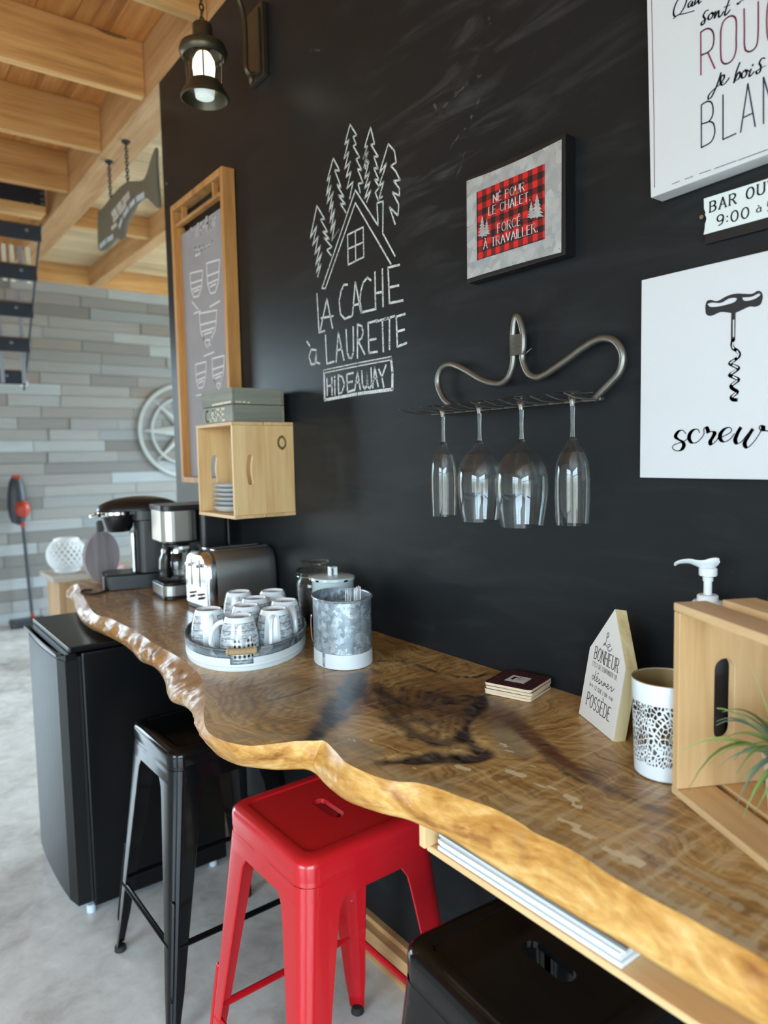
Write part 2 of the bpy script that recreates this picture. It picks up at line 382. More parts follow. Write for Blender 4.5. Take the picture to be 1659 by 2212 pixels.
def M_plank_grey():
    m, t, b = NT('weathered_grey_plank'); tcn = N(t, 'ShaderNodeTexCoord'); oi = N(t, 'ShaderNodeObjectInfo')
    off = N(t, 'ShaderNodeVectorMath', _operation='SCALE'); off.inputs[0].default_value = (5, 3, 7); L(t, MA(t, 'MULTIPLY', oi.outputs['Random'], 20.0), off.inputs['Scale'])
    ad = N(t, 'ShaderNodeVectorMath', _operation='ADD'); L(t, tcn.outputs['Object'], ad.inputs[0]); L(t, off.outputs[0], ad.inputs[1])
    mp = N(t, 'ShaderNodeMapping'); mp.inputs['Scale'].default_value = (0.8, 1, 9); L(t, ad.outputs[0], mp.inputs[0])
    n1 = N(t, 'ShaderNodeTexNoise', Scale=4.0, Detail=7.0, Roughness=0.65); L(t, mp.outputs[0], n1.inputs['Vector'])
    cr = RAMP(t, oi.outputs['Random'], [(0.0, sc(122, 122, 120)), (0.25, sc(164, 168, 170)), (0.45, sc(146, 138, 130)), (0.6, sc(188, 202, 208)), (0.8, sc(166, 166, 164)), (1.0, sc(146, 164, 174))])
    L(t, MIX(t, MA(t, 'MULTIPLY', n1.outputs[0], 0.6), cr, sc(128, 124, 118)), b.inputs['Base Color']); b.inputs['Roughness'].default_value = 0.7
    return m
M_floor = M_concrete(); M_bb = M_blackboard(); M_grey = M_plank_grey()
M_plaster = plain('off_white_plaster', sc(228, 226, 220), 0.8, var=0.04)
M_bevel = plain('dark_metal_frame', sc(40, 42, 44), 0.5)

struct('floor', MB().box(-5.1, 4.1, -2.6, 6.9, -0.1, 0.0), M_floor)
struct('wall_right', MB().box(0.0, 0.12, -2.6, 2.957, 0.0, 2.92), M_bb)
# the window walls of the room, with cut openings (the daylight comes in through them)
wl = MB()
wl.box(-5.1, -5.0, -2.6, 6.9, 0, 0.4); wl.box(-5.1, -5.0, -2.6, 6.9, 2.7, 3.4)
for a, b_ in ((-2.6, -1.6), (.8, 6.9)): wl.box(-5.1, -5.0, a, b_, 0.2, 2.7)
struct('wall_left', wl, M_plaster)
wn = MB(); wn.box(-5.1, 4.1, -2.6, -2.5, 0, 0.2); wn.box(-5.1, 4.1, -2.6, -2.5, 2.5, 3.4)
for a, b_ in ((-5.1, -4.1), (-1.1, 4.1)): wn.box(a, b_, -2.6, -2.5, 0.2, 2.5)
struct('wall_near', wn, M_plaster)
wb = MB(); wb.box(-5.1, 4.1, 6.8, 6.9, 2.5, 3.4)
for a, b_ in ((-5.1, -3.3), (-1.3, 4.1)): wb.box(a, b_, 6.8, 6.9, 0.0, 2.5)
wb.box(-3.3, -1.3, 6.8, 6.9, 0, 0.1)
wall_back = struct('wall_back', wb, plain('dark_backing', sc(88, 86, 82), 0.8))
wf = MB(); wf.box(4.0, 4.1, -2.5, 3.2, 0, 3.4); wf.box(4.0, 4.1, 6.6, 6.8, 0, 3.4); wf.box(4.0, 4.1, 3.2, 6.6, 0, .3); wf.box(4.0, 4.1, 3.2, 6.6, 2.9, 3.4)  # opening added here to throw light on the back wall and ceiling
struct('wall_far_right', wf, M_plaster)
def window(n, c, wd, ht, ax):
    t = thing('window_%d' % n, None, None, kind='structure'); t['kind'] = 'structure'
    f = MB(); g = MB()
    def bar(u0, u1, z0, z1, mb):
        if ax == 'x': mb.box(c[0]-.03, c[0]+.03, u0, u1, z0, z1)
        else: mb.box(u0, u1, c[1]-.03, c[1]+.03, z0, z1)
    k = c[1] if ax == 'x' else c[0]; z = c[2]
    for a, b_ in ((k-wd/2, k-wd/2+.06), (k+wd/2-.06, k+wd/2)): bar(a, b_, z-ht/2, z+ht/2, f)
    for a, b_ in ((z-ht/2, z-ht/2+.06), (z+ht/2-.06, z+ht/2)): bar(k-wd/2, k+wd/2, a, b_, f)
    f.build('frame', M_bevel, t)
    for q in (-1/6, 1/6):
        g = MB(); bar(k+wd*q-.025, k+wd*q+.025, z-ht/2+.06, z+ht/2-.06, g); g.build('mullion', M_bevel, t)
    g = MB(); bar(k-wd/2+.06, k+wd/2-.06, z+ht*.22-.02, z+ht*.22+.02, g); g.build('transom', M_bevel, t)
window(1, (-5.05, -0.4, 1.55), 2.4, 2.3, 'x'); window(2, (4.05, 4.9, 1.60), 3.4, 2.6, 'x')  # window 2 is an unseen addition that lights the back wall
window(3, (-2.6, -2.55, 1.35), 3.0, 2.3, 'y'); window(4, (-2.3, 6.85, 1.3), 2.0, 2.4, 'y')

# baseboard: a thick timber with a shallow step along its top
bbm = MB(); bbm.box(-0.040, 0.0, -2.5, 2.95, 0.0, 0.085); bbm.box(-0.018, 0.0, -2.5, 2.95, 0.085, 0.100)
struct('baseboard_right', bbm, M_beamY)

# grey plank cladding of the back wall, plank by plank
pm = []
for k, ln in enumerate((0.42, 0.60, 0.80, 1.0)):
    me = MB().box(0, ln-0.004, -0.012, 0.0, 0, 0.096, b=0.0018).build('plank', M_grey); pm.append((ln, me.data)); bpy.data.objects.remove(me)
rg = random.Random(3); cnt = 0
for row in range(30):
    x = -1.28 + rg.uniform(-0.5, 0) ; z = row*0.0985
    while x < 2.9:
        ln, me = pm[rg.randrange(4)]
        x0 = max(x, -1.29)
        if x >= -1.29 and cnt < 296:
            o = bpy.data.objects.new('plank', me); COL.objects.link(o); o.parent = wall_back
            o.location = (x, 6.8 - rg.choice((0, 0, .004, .008)), z); cnt += 1
        x += ln
struct('trim_1', MB().box(-1.3, 4.0, 6.74, 6.8, 2.945, 3.16), M_joist)                # timber header on top of the grey wall

# ceiling: boards, joists and beams, each its own piece
ceil = struct('ceiling', MB().box(-5.1, 4.1, -2.6, 6.9, 3.30, 3.4), M_plaster)
me = MB().box(-0.069, 0.069, -2.5, 6.8, 3.15, 3.17, b=0.002)
bd = me.build('board', M_boardY, ceil); bd.location.x = -0.07
for k in range(1, 35):
    o = bd.copy(); COL.objects.link(o); o.location.x = -0.07 - 0.14*k
bd = MB().box(0.17, 4.0, -0.068, 0.068, 3.10, 3.12, b=0.002).build('board', M_boardX, ceil); bd.location.y = 3.05
for k in range(1, 27):
    o = bd.copy(); COL.objects.link(o); o.location.y = 3.05 + 0.138*k
jo = MB().box(-5.0, -0.001, 0, 0.042, 2.93, 3.149, b=0.003).build('joist', M_joist, ceil); jo.location.y = 3.123
for k in list(range(-8, 0)) + [1, 2]:
    o = jo.copy(); COL.objects.link(o); o.location.y = 3.123 + 0.657*k
MB().box(0.0, 0.078, -2.5, 6.73, 2.9205, 3.16, b=0.003).build('beam', M_beamY, ceil)
MB().box(0.080, 0.168, -2.5, 6.73, 2.935, 3.12, b=0.003).build('beam', M_beamY, ceil)
MB().box(0.70, 0.79, 2.96, 6.73, 2.935, 3.10, b=0.003).build('beam', M_beamY, ceil)
MB().box(1.9, 1.99, 2.96, 6.73, 2.935, 3.10, b=0.003).build('beam', M_beamY, ceil)
jr = MB().box(0.17, 4.0, 0, 0.05, 2.96, 3.099, b=0.003).build('joist', M_joist, ceil); jr.location.y = 5.15

# ================================================================== THE STAIRCASE (left, far)
M_navy = plain('dark_blue_black_steel', sc(44, 54, 66), 0.4, var=0.15)
M_bolt = plain('bolt_grey', sc(150, 158, 166), 0.35, 0.6)
M_tread = wood('brown_tread', sc(70, 52, 40), sc(104, 80, 62), sc(126, 100, 80), 'x', 1.0, 0.5)
st = thing('staircase', 'open staircase with bolted dark steel risers and brown treads at the upper left', 'staircase', (-0.6, 4.6, 0))
def at(o, x0, x1, y0, y1, z0, z1): return MB().box(x0-o[0], x1-o[0], y0-o[1], y1-o[1], z0-o[2], z1-o[2], b=0.002)
O = (-0.6, 4.6, 0)
hb = at(O, -1.3, -0.012, 4.985, 5.00, 2.975, 3.10).build('header_plate', M_navy, st)
for (x, z) in ((-.03, 3.075), (-.03, 3.04), (-.03, 3.01), (-.09, 3.0), (-.5, 3.0), (-.5, 3.075)):
    MB().cyl(0.009, 0, 0.008, 10, frameM((x-O[0], 4.985-O[1], z), (1, 0, 0), (0, 0, 1))).build('bolt', M_bolt, hb)
at(O, -1.3, -0.03, 4.90, 5.06, 2.93, 2.972).build('landing_edge', M_joist, st)
for k in range(5):
    y, z = 4.74 + 0.172*k, 2.79 - 0.196*k
    rsr = at(O, -1.05, -0.10, y-0.012, y, z-0.085, z).build('riser', M_navy, st)
    for x in (-.18, -.42, -.8): MB().cyl(0.010, 0, 0.006, 10, frameM((x-O[0]-.01*k, y-.012-O[1], z-0.03), (1, 0, 0), (0, 0, 1))).build('bolt', M_bolt, rsr)
    at(O, -1.05, -0.10, y, y+0.20, z-0.012, z+0.012).build('tread', M_tread, st)
cream = plain('cream_paint', sc(232, 226, 206), 0.5); greyp = plain('pale_grey_paint', sc(150, 156, 168), 0.5)
for k in range(9):
    x = -0.14 - 0.045*k
    MB().box(x-.012-O[0], x+.012-O[0], .33, .35, 2.50, 2.72, b=0.003).build('baluster', cream if k % 3 != 1 else greyp, st)
for k in range(4):
    x = -0.13 - 0.13*k
    MB().box(x-.012-O[0], x+.012-O[0], .72, .74, 1.92, 2.52, b=0.003).build('baluster', greyp, st)
MB().tube([(-.105-O[0], 4.70-O[1], 2.80), (-.105-O[0], 5.50-O[1], 1.89)], 0.007, 6).build('side_rod', M_navy, st)
MB().lathe([(0, -.03), (.02, -.02), (.028, 0), (.02, .02), (0, .03)], 12, Matrix.Translation((-.105-O[0], 5.5-O[1], 1.94))).build('rod_knob', M_white, st)

# ================================================================== FAR END OF THE ROOM
# stick vacuum against the grey wall
M_orange = plain('red_orange_plastic', sc(176, 62, 42), 0.35)
M_char = plain('charcoal_plastic', sc(46, 50, 58), 0.4)
v = thing('stick_vacuum', 'charcoal and red-orange stick vacuum cleaner against the grey plank wall', 'vacuum cleaner', (0.04, 6.70, 0), rz=0.0)
MB().tube([(0.03, -.02, .06), (0.0, -.0, 0.92)], 0.014, 10).build('tube', M_char, v)
MB().lathe([(0, .86), (.045, .88), (.06, .93), (.07, 1.02), (.062, 1.14), (.05, 1.22), (.03, 1.27), (0, 1.28)], 16, Matrix.Translation((-.03, .01, 0)), sx=1.1, sy=.7).build('motor_body', M_char, v)
MB().lathe([(0, -.075), (.035, -.065), (.055, -.03), (.06, 0), (.055, .03), (.035, .06), (0, .07)], 16, Matrix.Translation((.0, -.05, 1.0))).build('dust_canister', M_orange, v)
MB().box(-.055, .0, -.03, .03, 1.255, 1.285, b=.008).build('handle_cap', M_orange, v)
MB().tube([(-.055, .03, 1.24), (-.06, .035, 1.1), (-.05, .02, .95)], .012, 8).build('handle', M_char, v)
MB().box(-.017, .017, -.03, .03, .84, .88, b=.008).build('latch', M_orange, v)
MB().box(-.15, .13, -.16, .03, 0.001, .055, b=.018).build('floor_head', M_char, v)
MB().box(.015, .045, -.04, .0, .055, .09, b=.006).build('swivel_joint', M_orange, v)

# low cabinet behind the end of the bar, with things on it
M_ply = wood('light_brown_panel', sc(140, 108, 74), sc(168, 134, 96), sc(186, 154, 116), 'z', 0.8, 0.6)
M_driftX = wood('greyed_wood_top', sc(130, 118, 106), sc(160, 148, 134), sc(184, 174, 162), 'x', 1.0, 0.6)
cab = thing('low_cabinet', 'low brown cabinet with a greyed wooden top, behind the far end of the live-edge bar', 'cabinet', (0.32, 5.35, 0))
MB().box(-.34, .42, -.16, .2, .04, .572, b=.004).build('body', M_ply, cab)
MB().box(-.30, .02, -.178, -.161, .08, .54, b=.003).build('door', M_ply, cab)
MB().box(.05, .39, -.178, -.161, .08, .54, b=.003).build('door', M_ply, cab)
MB().box(-.38, .46, -.20, .22, .574, .61, b=.006).build('top', M_driftX, cab)
for sx in (-.32, .37):
    MB().box(sx, sx+.04, -.14, -.10, 0.001, .038).build('foot', M_char, cab)
def lattice_ball():
    t = thing('lattice_globe', 'white openwork lattice globe standing on the low brown cabinet', 'ornament', (0.075, 5.33, 0.61))
    m = MB(); R0 = .128
    prof = lambda q: (max(.075, R0*sin(q)), R0 - R0*cos(q)*.98)
    for s_ in (1, -1):
        for k in range(20):
            pts = []
            for i in range(13):
                q = .55 + (pi-1.1)*i/12; r, z = prof(q); a = 2*pi*k/20 + s_*1.5*i/12
                pts.append((r*cos(a), r*sin(a), z))
            m.tube(pts, .0058, 5, caps=False)
    m.build('lattice', M_white, t)
    for q in (.55, pi-.55):
        r, z = prof(q); MB().tube([(r*cos(a*pi/12), r*sin(a*pi/12), z) for a in range(24)], .011, 6, closed=True).build('rim', M_white, t)
    MB().lathe([(.0, .002), (.06, .0), (.067, .01), (.067, .02), (0, .022)], 20).build('base', M_white, t)
lattice_ball()
bk = thing('pink_covered_book', 'thick book with a pink cover lying flat on the low brown cabinet', 'book', (0.295, 5.26, 0.612), rz=.12)
MB().box(-.075, .125, -.06, .09, 0.003, .026).build('pages', plain('book_pages', sc(214, 208, 206), .8), bk)
cv = MB(); cv.box(-.08, .13, -.065, .095, .026, .030); cv.box(-.08, .13, -.065, .095, 0, .003); cv.box(-.08, -.076, -.065, .095, 0, .03)
cv.build('cover', plain('pink_cover', sc(236, 130, 158), .5), bk)

# metal compass rose on the grey wall
cr = thing('compass_wall_art', 'large round pale metal compass rose hung on the grey plank wall', 'wall art', (1.531, 6.765, 1.663))
M_pale = plain('brushed_pale_metal', sc(186, 192, 190), .45, .3, var=.1)
def ring(r, t_, d):
    vs, fs = plate([[(r*cos(a*pi/32), r*sin(a*pi/32)) for a in range(64)], [((r-t_)*cos(a*pi/32), (r-t_)*sin(a*pi/32)) for a in range(64)]], d)
    return MB().add(vs, fs, False, frameM((0, 0, 0), (1, 0, 0), (0, 0, 1)))
ring(.453, .034, .012).build('outer_ring', M_pale, cr); ring(.33, .022, .012).build('inner_ring', M_pale, cr)
for k in range(8):
    a = k*pi/4; ln = .435 if k % 2 == 0 else .425; b_ = MB()
    wd = .055 if k % 2 == 0 else .04
    vs = [(0, 0, 0), (wd*cos(a+pi/4)*1.4, 0, wd*sin(a+pi/4)*1.4), (ln*cos(a), 0, ln*sin(a)), (wd*cos(a-pi/4)*1.4, 0, wd*sin(a-pi/4)*1.4), (.06*cos(a), -.022, .06*sin(a))]
    b_.add(vs, [(0, 1, 4), (1, 2, 4), (2, 3, 4), (3, 0, 4), (3, 2, 1, 0)]).build('point', M_pale, cr)
for k in range(8):
    a = k*pi/4+pi/8
    pass

# hanging fish-shaped sign under the beam
fs_ = thing('hanging_fish_sign', 'grey fish-shaped sign hung on two chains from the ceiling beam', 'sign', (0.055, 3.4, 2.5))
XS = 0.055
def zp(X, Y):
    p = hit(200 + X/7.9, 280 + Y/7.9, 0, XS); return (p.y-3.4, p.z-2.5)
fo = crom([(110, 1400), (200, 1330), (300, 1200), (450, 1020), (600, 895), (700, 880), (880, 862), (960, 700), (1010, 520), (1095, 310), (1105, 600), (1125, 900), (1150, 1330), (1040, 1260), (930, 1170), (800, 1230), (690, 1430), (600, 1600), (560, 1760), (540, 1870), (490, 1885), (430, 1850), (330, 1960), (210, 2060), (120, 2040), (105, 1700), (110, 1400)][:-1], 3)
vs, fs = plate([[zp(*p) for p in fo]], .014, .003)
MS = frameM((0, 0, 0), (0, 1, 0), (0, 0, 1))
MB().add(vs, fs, False, MS).build('board', plain('olive_grey_paint', sc(104, 102, 90), .5, var=.1), fs_)
m_sl = plain('pale_grey_lettering', sc(196, 194, 184), .6)
decal('lettering', fs_, m_sl, [[(350, 1440), (430, 1340), (520, 1230), (640, 1090)], [(370, 1480), (450, 1390), (540, 1270), (650, 1140)], [(380, 1560), (470, 1450), (590, 1290)], [(350, 1690), (430, 1620)]], zp, .020, M=frameM((-.0075, 0, 0), (0, 1, 0), (0, 0, 1)))
m_hl = plain('pale_blue_highlight', sc(190, 210, 222), .3)  # pale blue strokes paint the light caught along the sign's edges
for q_ in ([(480, 1660), (540, 1500), (650, 1330), (760, 1200), (900, 1120)], [(150, 2000), (260, 1900), (370, 1830)]): decal('edge_highlight', fs_, m_hl, [q_], zp, .026, M=frameM((-.0078, 0, 0), (0, 1, 0), (0, 0, 1)))
for (a, b_) in (((250, 560), (310, 1190)), ((560, 200), (600, 900))):
    p0, p1 = zp(*a), zp(*b_)
    c_ = MB(); n_ = 12; z1 = 2.92-2.5
    for i in range(n_):
        zc = p1[1] + (z1-p1[1])*(i+.5)/n_; h_ = (z1-p1[1])/n_*.72
        fl = i % 2
        c_.tube([((.007 if fl else 0)*cos(q*pi/5), p1[0]+(0 if fl else .007)*cos(q*pi/5), zc+h_*sin(q*pi/5)) for q in range(10)], .0028, 5, closed=True)
    c_.build('chain', M_char, fs_)
    MB().cyl(.02, 0, .008, 14, Matrix.Translation((0, p1[0], z1-.008))).build('ceiling_hook', M_char, fs_)
# ================================================================== THE LIVE-EDGE BAR
import numpy as np
ZT, ZB = 0.92, 0.862
pairs = [  # photo outline of the slab: (top edge), (bottom edge)
 ((168,1262),(160,1300)), ((185,1297),(172,1335)), ((206,1326),(193,1356)), ((238,1336),(222,1370)), ((263,1348),(242,1379)), ((292,1362),(267,1393)),
 ((314,1377),(287,1409)), ((337,1393),(304,1428)), ((357,1403),(331,1440)), ((380,1416),(347,1455)), ((404,1432),(357,1475)), ((427,1453),(361,1497)),
 ((438,1473),(372,1516)), ((442,1490),(398,1526)), ((444,1515),(413,1537)), ((440,1540),(429,1557)), ((443,1568),(440,1588)), ((455,1586),(452,1608)), ((480,1599),(471,1632)),
 ((510,1607),(512,1652)), ((545,1611),(554,1659)), ((597,1606),(597,1663)), ((640,1601),(640,1662)), ((680,1600),(664,1663)), ((701,1601),(683,1673)),
 ((723,1621),(703,1694)), ((745,1645),(727,1715)), ((771,1660),(753,1732)), ((814,1678),(792,1747)), ((857,1688),(836,1760)), ((901,1691),(879,1770)),
 ((944,1702),(914,1785)), ((988,1719),(956,1803)), ((1031,1734),(1005,1832)), ((1067,1747),(1040,1855)), ((1100,1764),(1077,1878)), ((1135,1785),(1115,1900)), ((1159,1801),(1140,1915)), ((1238,1838),(1197,1950)), ((1318,1890),(1269,1994)), ((1397,1936),(1341,2036)),
 ((1477,1977),(1420,2084)), ((1556,2022),(1500,2132)), ((1636,2064),(1580,2180))]
top = [hit(a, b, 2, ZT) for (a, b), _ in pairs]; bot = [hit(a, b, 2, ZB) for _, (a, b) in pairs]
top = [Vector((top[0].x, 2.95, ZT))] + top + [Vector((-.458, .20, ZT)), Vector((-.452, .05, ZT)), Vector((-.462, -.15, ZT)), Vector((-.44, -.35, ZT))]
bot = [Vector((bot[0].x, 2.95, ZB))] + bot + [Vector((-.466, .20, ZB)), Vector((-.46, .05, ZB)), Vector((-.47, -.15, ZB)), Vector((-.45, -.35, ZB))]
Tc = crom([(p.x, p.y) for p in top], 9); Bc = crom([(p.x, p.y) for p in bot], 9)
NE = len(Tc)
# wall-side y for every column: the edge's y made monotonic and smoothed
ys = [p[1] for p in Tc]
for _ in range(400):
    ys = [ys[0]] + [(ys[i-1] + ys[i]*2 + ys[i+1])/4 for i in range(1, NE-1)] + [ys[-1]]
NW = 64
tv, ti = [], {}
def surf(x, y): return ZT
PIT = [hit(a, b, 2, ZT) for a, b in ((1043, 1503), (1022, 1530), (1012, 1556), (1000, 1590), (1030, 1610), (1052, 1632), (1000, 1635), (940, 1632), (885, 1640), (840, 1643))]
def seg_d(p, pts):
    best = 9
    for a, b in zip(pts[:-1], pts[1:]):
        ax, ay, bx, by = a[0], a[1], b[0], b[1]; dx, dy = bx-ax, by-ay
        t_ = max(0, min(1, ((p[0]-ax)*dx + (p[1]-ay)*dy)/(dx*dx+dy*dy+1e-12)))
        best = min(best, math.hypot(p[0]-ax-t_*dx, p[1]-ay-t_*dy))
    return best
grid = np.zeros((NE, NW, 3))
for i in range(NE):
    for j in range(NW):
        t_ = 1-(1-j/(NW-1))**1.25; f = t_
        x = -0.0015*(1-f) + Tc[i][0]*f; yy = ys[i]*(1-f) + Tc[i][1]*f
        grid[i, j] = (x, yy, ZT)
GX, GY = grid[..., 0], grid[..., 1]
def segd(pts):
    best = np.full(GX.shape, 9.0)
    for a, b in zip(pts[:-1], pts[1:]):
        dx, dy = b[0]-a[0], b[1]-a[1]
        t_ = np.clip(((GX-a[0])*dx + (GY-a[1])*dy)/(dx*dx+dy*dy+1e-12), 0, 1)
        best = np.minimum(best, np.hypot(GX-a[0]-t_*dx, GY-a[1]-t_*dy))
    return best
def TP(*pts): return [hit(a, b, 2, ZT) for a, b in pts]
nz = np.array([[noise.fractal(Vector((GX[i, j]*9, GY[i, j]*9, 3)), 0.9, 2.0, 4) for j in range(NW)] for i in range(NE)])
nf = np.array([[noise.fractal(Vector((GX[i, j]*40, GY[i, j]*40, 7)), 0.8, 2.0, 3) for j in range(NW)] for i in range(NE)])
def soft(d, r, n_=0.35): return np.clip(1 - (d + nz*r*n_)/r, 0, 1)
pitd = segd(PIT); pit = np.clip(soft(pitd, .020, .8)*1.6, 0, 1)
grid[..., 2] -= pit*(0.0045 + 0.004*nf)
# growth rings: a height field whose contour lines are the grain
kA = hit(640, 1510, 2, ZT); kB = hit(985, 1520, 2, ZT); kC = hit(300, 1420, 2, ZT)
def bump(c, ax_, ay_, amp): return amp*np.exp(-(((GX-c.x)/ax_)**2 + ((GY-c.y)/ay_)**2))
ringf = GX*1.0 + bump(kA, .12, .17, .30) + bump(kB, .14, .17, .42) + bump(Vector((-.12, 2.2, 0)), .10, .5, .08) + nz*0.035
dark = np.zeros(GX.shape); red = np.zeros(GX.shape); pale = np.zeros(GX.shape); grey = np.zeros(GX.shape)
dark = np.maximum(dark, pit)
st1 = TP((775, 1462), (757, 1500), (735, 1525), (715, 1548), (690, 1575), (668, 1600))
dark = np.maximum(dark, np.clip(soft(segd(st1), .032, .7)*1.8 + nf*.4, 0, 1)*(segd(st1) < .045)); red = np.maximum(red, soft(segd(st1), .050)*.6)
for pts, r, a in ((TP((818, 1428), (870, 1428), (925, 1445), (985, 1462), (1030, 1463), (1052, 1455)), .007, .9),
                  (TP((800, 1445), (860, 1470), (880, 1500)), .006, .6),
                  (TP((820, 1480), (840, 1530), (880, 1575), (940, 1605), (1000, 1600)), .020, .75),
                  (TP((870, 1500), (890, 1550), (940, 1580)), .010, .6), (TP((835, 1470), (850, 1510), (870, 1545)), .006, .6),
                  (TP((930, 1500), (980, 1515)), .022, .6), (TP((575, 1515), (640, 1500), (690, 1478)), .004, .8),
                  (TP((850, 1645), (900, 1650)), .008, .9), (TP((1180, 1640), (1260, 1690), (1330, 1705)), .005, .7),
                  (TP((1110, 1570), (1170, 1625), (1230, 1680)), .004, .6)):
    dark = np.maximum(dark, np.clip(soft(segd(pts), r, .5)*1.5, 0, 1)*a)
for k_, rr in enumerate(range(34, 175, 10)):
    pts_ = TP(*[(985 - rr*math.cos(radians(a))*1.0, 1512 + rr*.60*math.sin(radians(a))) for a in range(-25 if k_ % 2 else 5, 105 if k_ % 3 else 80, 12)])
    dark = np.maximum(dark, np.clip(soft(segd(pts_), .0042 if k_ % 3 else .008, .8)*1.6, 0, 1)*(.85 if k_ % 2 else .6)*np.clip(.75+nf, 0, 1))
for k_, rr in enumerate(range(40, 150, 12)):
    pts_ = TP(*[(645 - rr*math.cos(radians(a))*1.15, 1512 + rr*.50*math.sin(radians(a))) for a in range(-40, 120 if k_ % 2 else 90, 14)])
    dark = np.maximum(dark, np.clip(soft(segd(pts_), .003, .8)*1.5, 0, 1)*.42); red = np.maximum(red, np.clip(soft(segd(pts_), .006, .8), 0, 1)*.3)
front = segd([Vector(q) for q in [(p_[0], p_[1]) for p_ in Tc[150:]]]) if NE > 160 else 9
grey = np.maximum(grey, np.clip(1-front/.055, 0, 1)*np.clip(.45+nz*1.3, 0, 1)*.75*(GY < 1.15))
rs = TP((1045, 1515), (1080, 1540), (1110, 1562), (1150, 1590), (1190, 1625), (1230, 1655), (1290, 1690))
for k in range(len(rs)-1):
    rr = .034*(1-k/(len(rs)-1)) + .005; red = np.maximum(red, np.clip(soft(segd(rs[k:k+2]), rr, .4)*1.7, 0, 1))
bowl = np.clip(soft(np.hypot((GX-kB.x)/1.0, (GY-kB.y)/1.35), .14, .25)*1.3, 0, 1)
arc = np.clip((np.sin(ringf*135 + nz*5) + nf*1.6)*1.2, 0, 1)
dark = np.maximum(dark, bowl*np.clip(.25+nz*.8+arc*.75, 0, 1)); red = np.maximum(red, bowl*.75)
ob = soft(np.hypot((GX-kA.x), (GY-kA.y)/1.3), .12, .3); grey = np.maximum(grey, ob*.75)
rb2 = np.exp(-((np.hypot((GX-kA.x), (GY-kA.y)/1.3)-.105)/.016)**2); red = np.maximum(red, rb2*.55*np.clip(.6+nz, 0, 1)); arcA = np.clip((np.sin(ringf*170 + nz*4) + nf)*1.1, 0, 1); dark = np.maximum(dark, ob*arcA*.35)
for pts, r, a in ((TP((1075, 1570), (1100, 1600), (1120, 1620)), .035, .9), (TP((745, 1600), (800, 1625)), .03, .8), (TP((640, 1590), (560, 1590), (500, 1590)), .018, .6), (TP((780, 1640), (860, 1665)), .022, .5)):
    grey = np.maximum(grey, np.clip(soft(segd(pts), r)*1.5, 0, 1)*a)
rc = random.Random(11)
for (u, v, ln, r) in [(1115,1668,30,.010),(1085,1690,20,.006),(1165,1695,16,.008),(1235,1722,22,.010),(1245,1740,10,.008),(1088,1608,10,.006),(1100,1622,10,.006),(1150,1655,8,.004),(1195,1700,18,.004),(1000,1657,20,.006),(760,1597,14,.004),(800,1597,12,.003),(895,1660,10,.004),(1340,1728,5,.004),(1300,1628,5,.003),(1230,1775,40,.004),(1262,1798,36,.0045),(1322,1838,22,.006),(1370,1860,22,.010)]:
    pale = np.maximum(pale, np.clip(soft(segd(TP((u-ln/2, v-ln*.12), (u+ln/2, v+ln*.28))), r, .7)*2, 0, 1))
for _ in range(60):
    c = Vector((rc.uniform(-.56, -.30), rc.uniform(1.9, 2.7), 0)); pale = np.maximum(pale, np.clip(soft(np.hypot(GX-c.x, (GY-c.y)), rc.uniform(.004, .010), .5)*2, 0, 1))
scr = np.clip((0.72-GY)/0.4, 0, 1)*np.clip((-GX-.22)/.16, 0, 1)      # worn, scraped varnish towards the near front edge

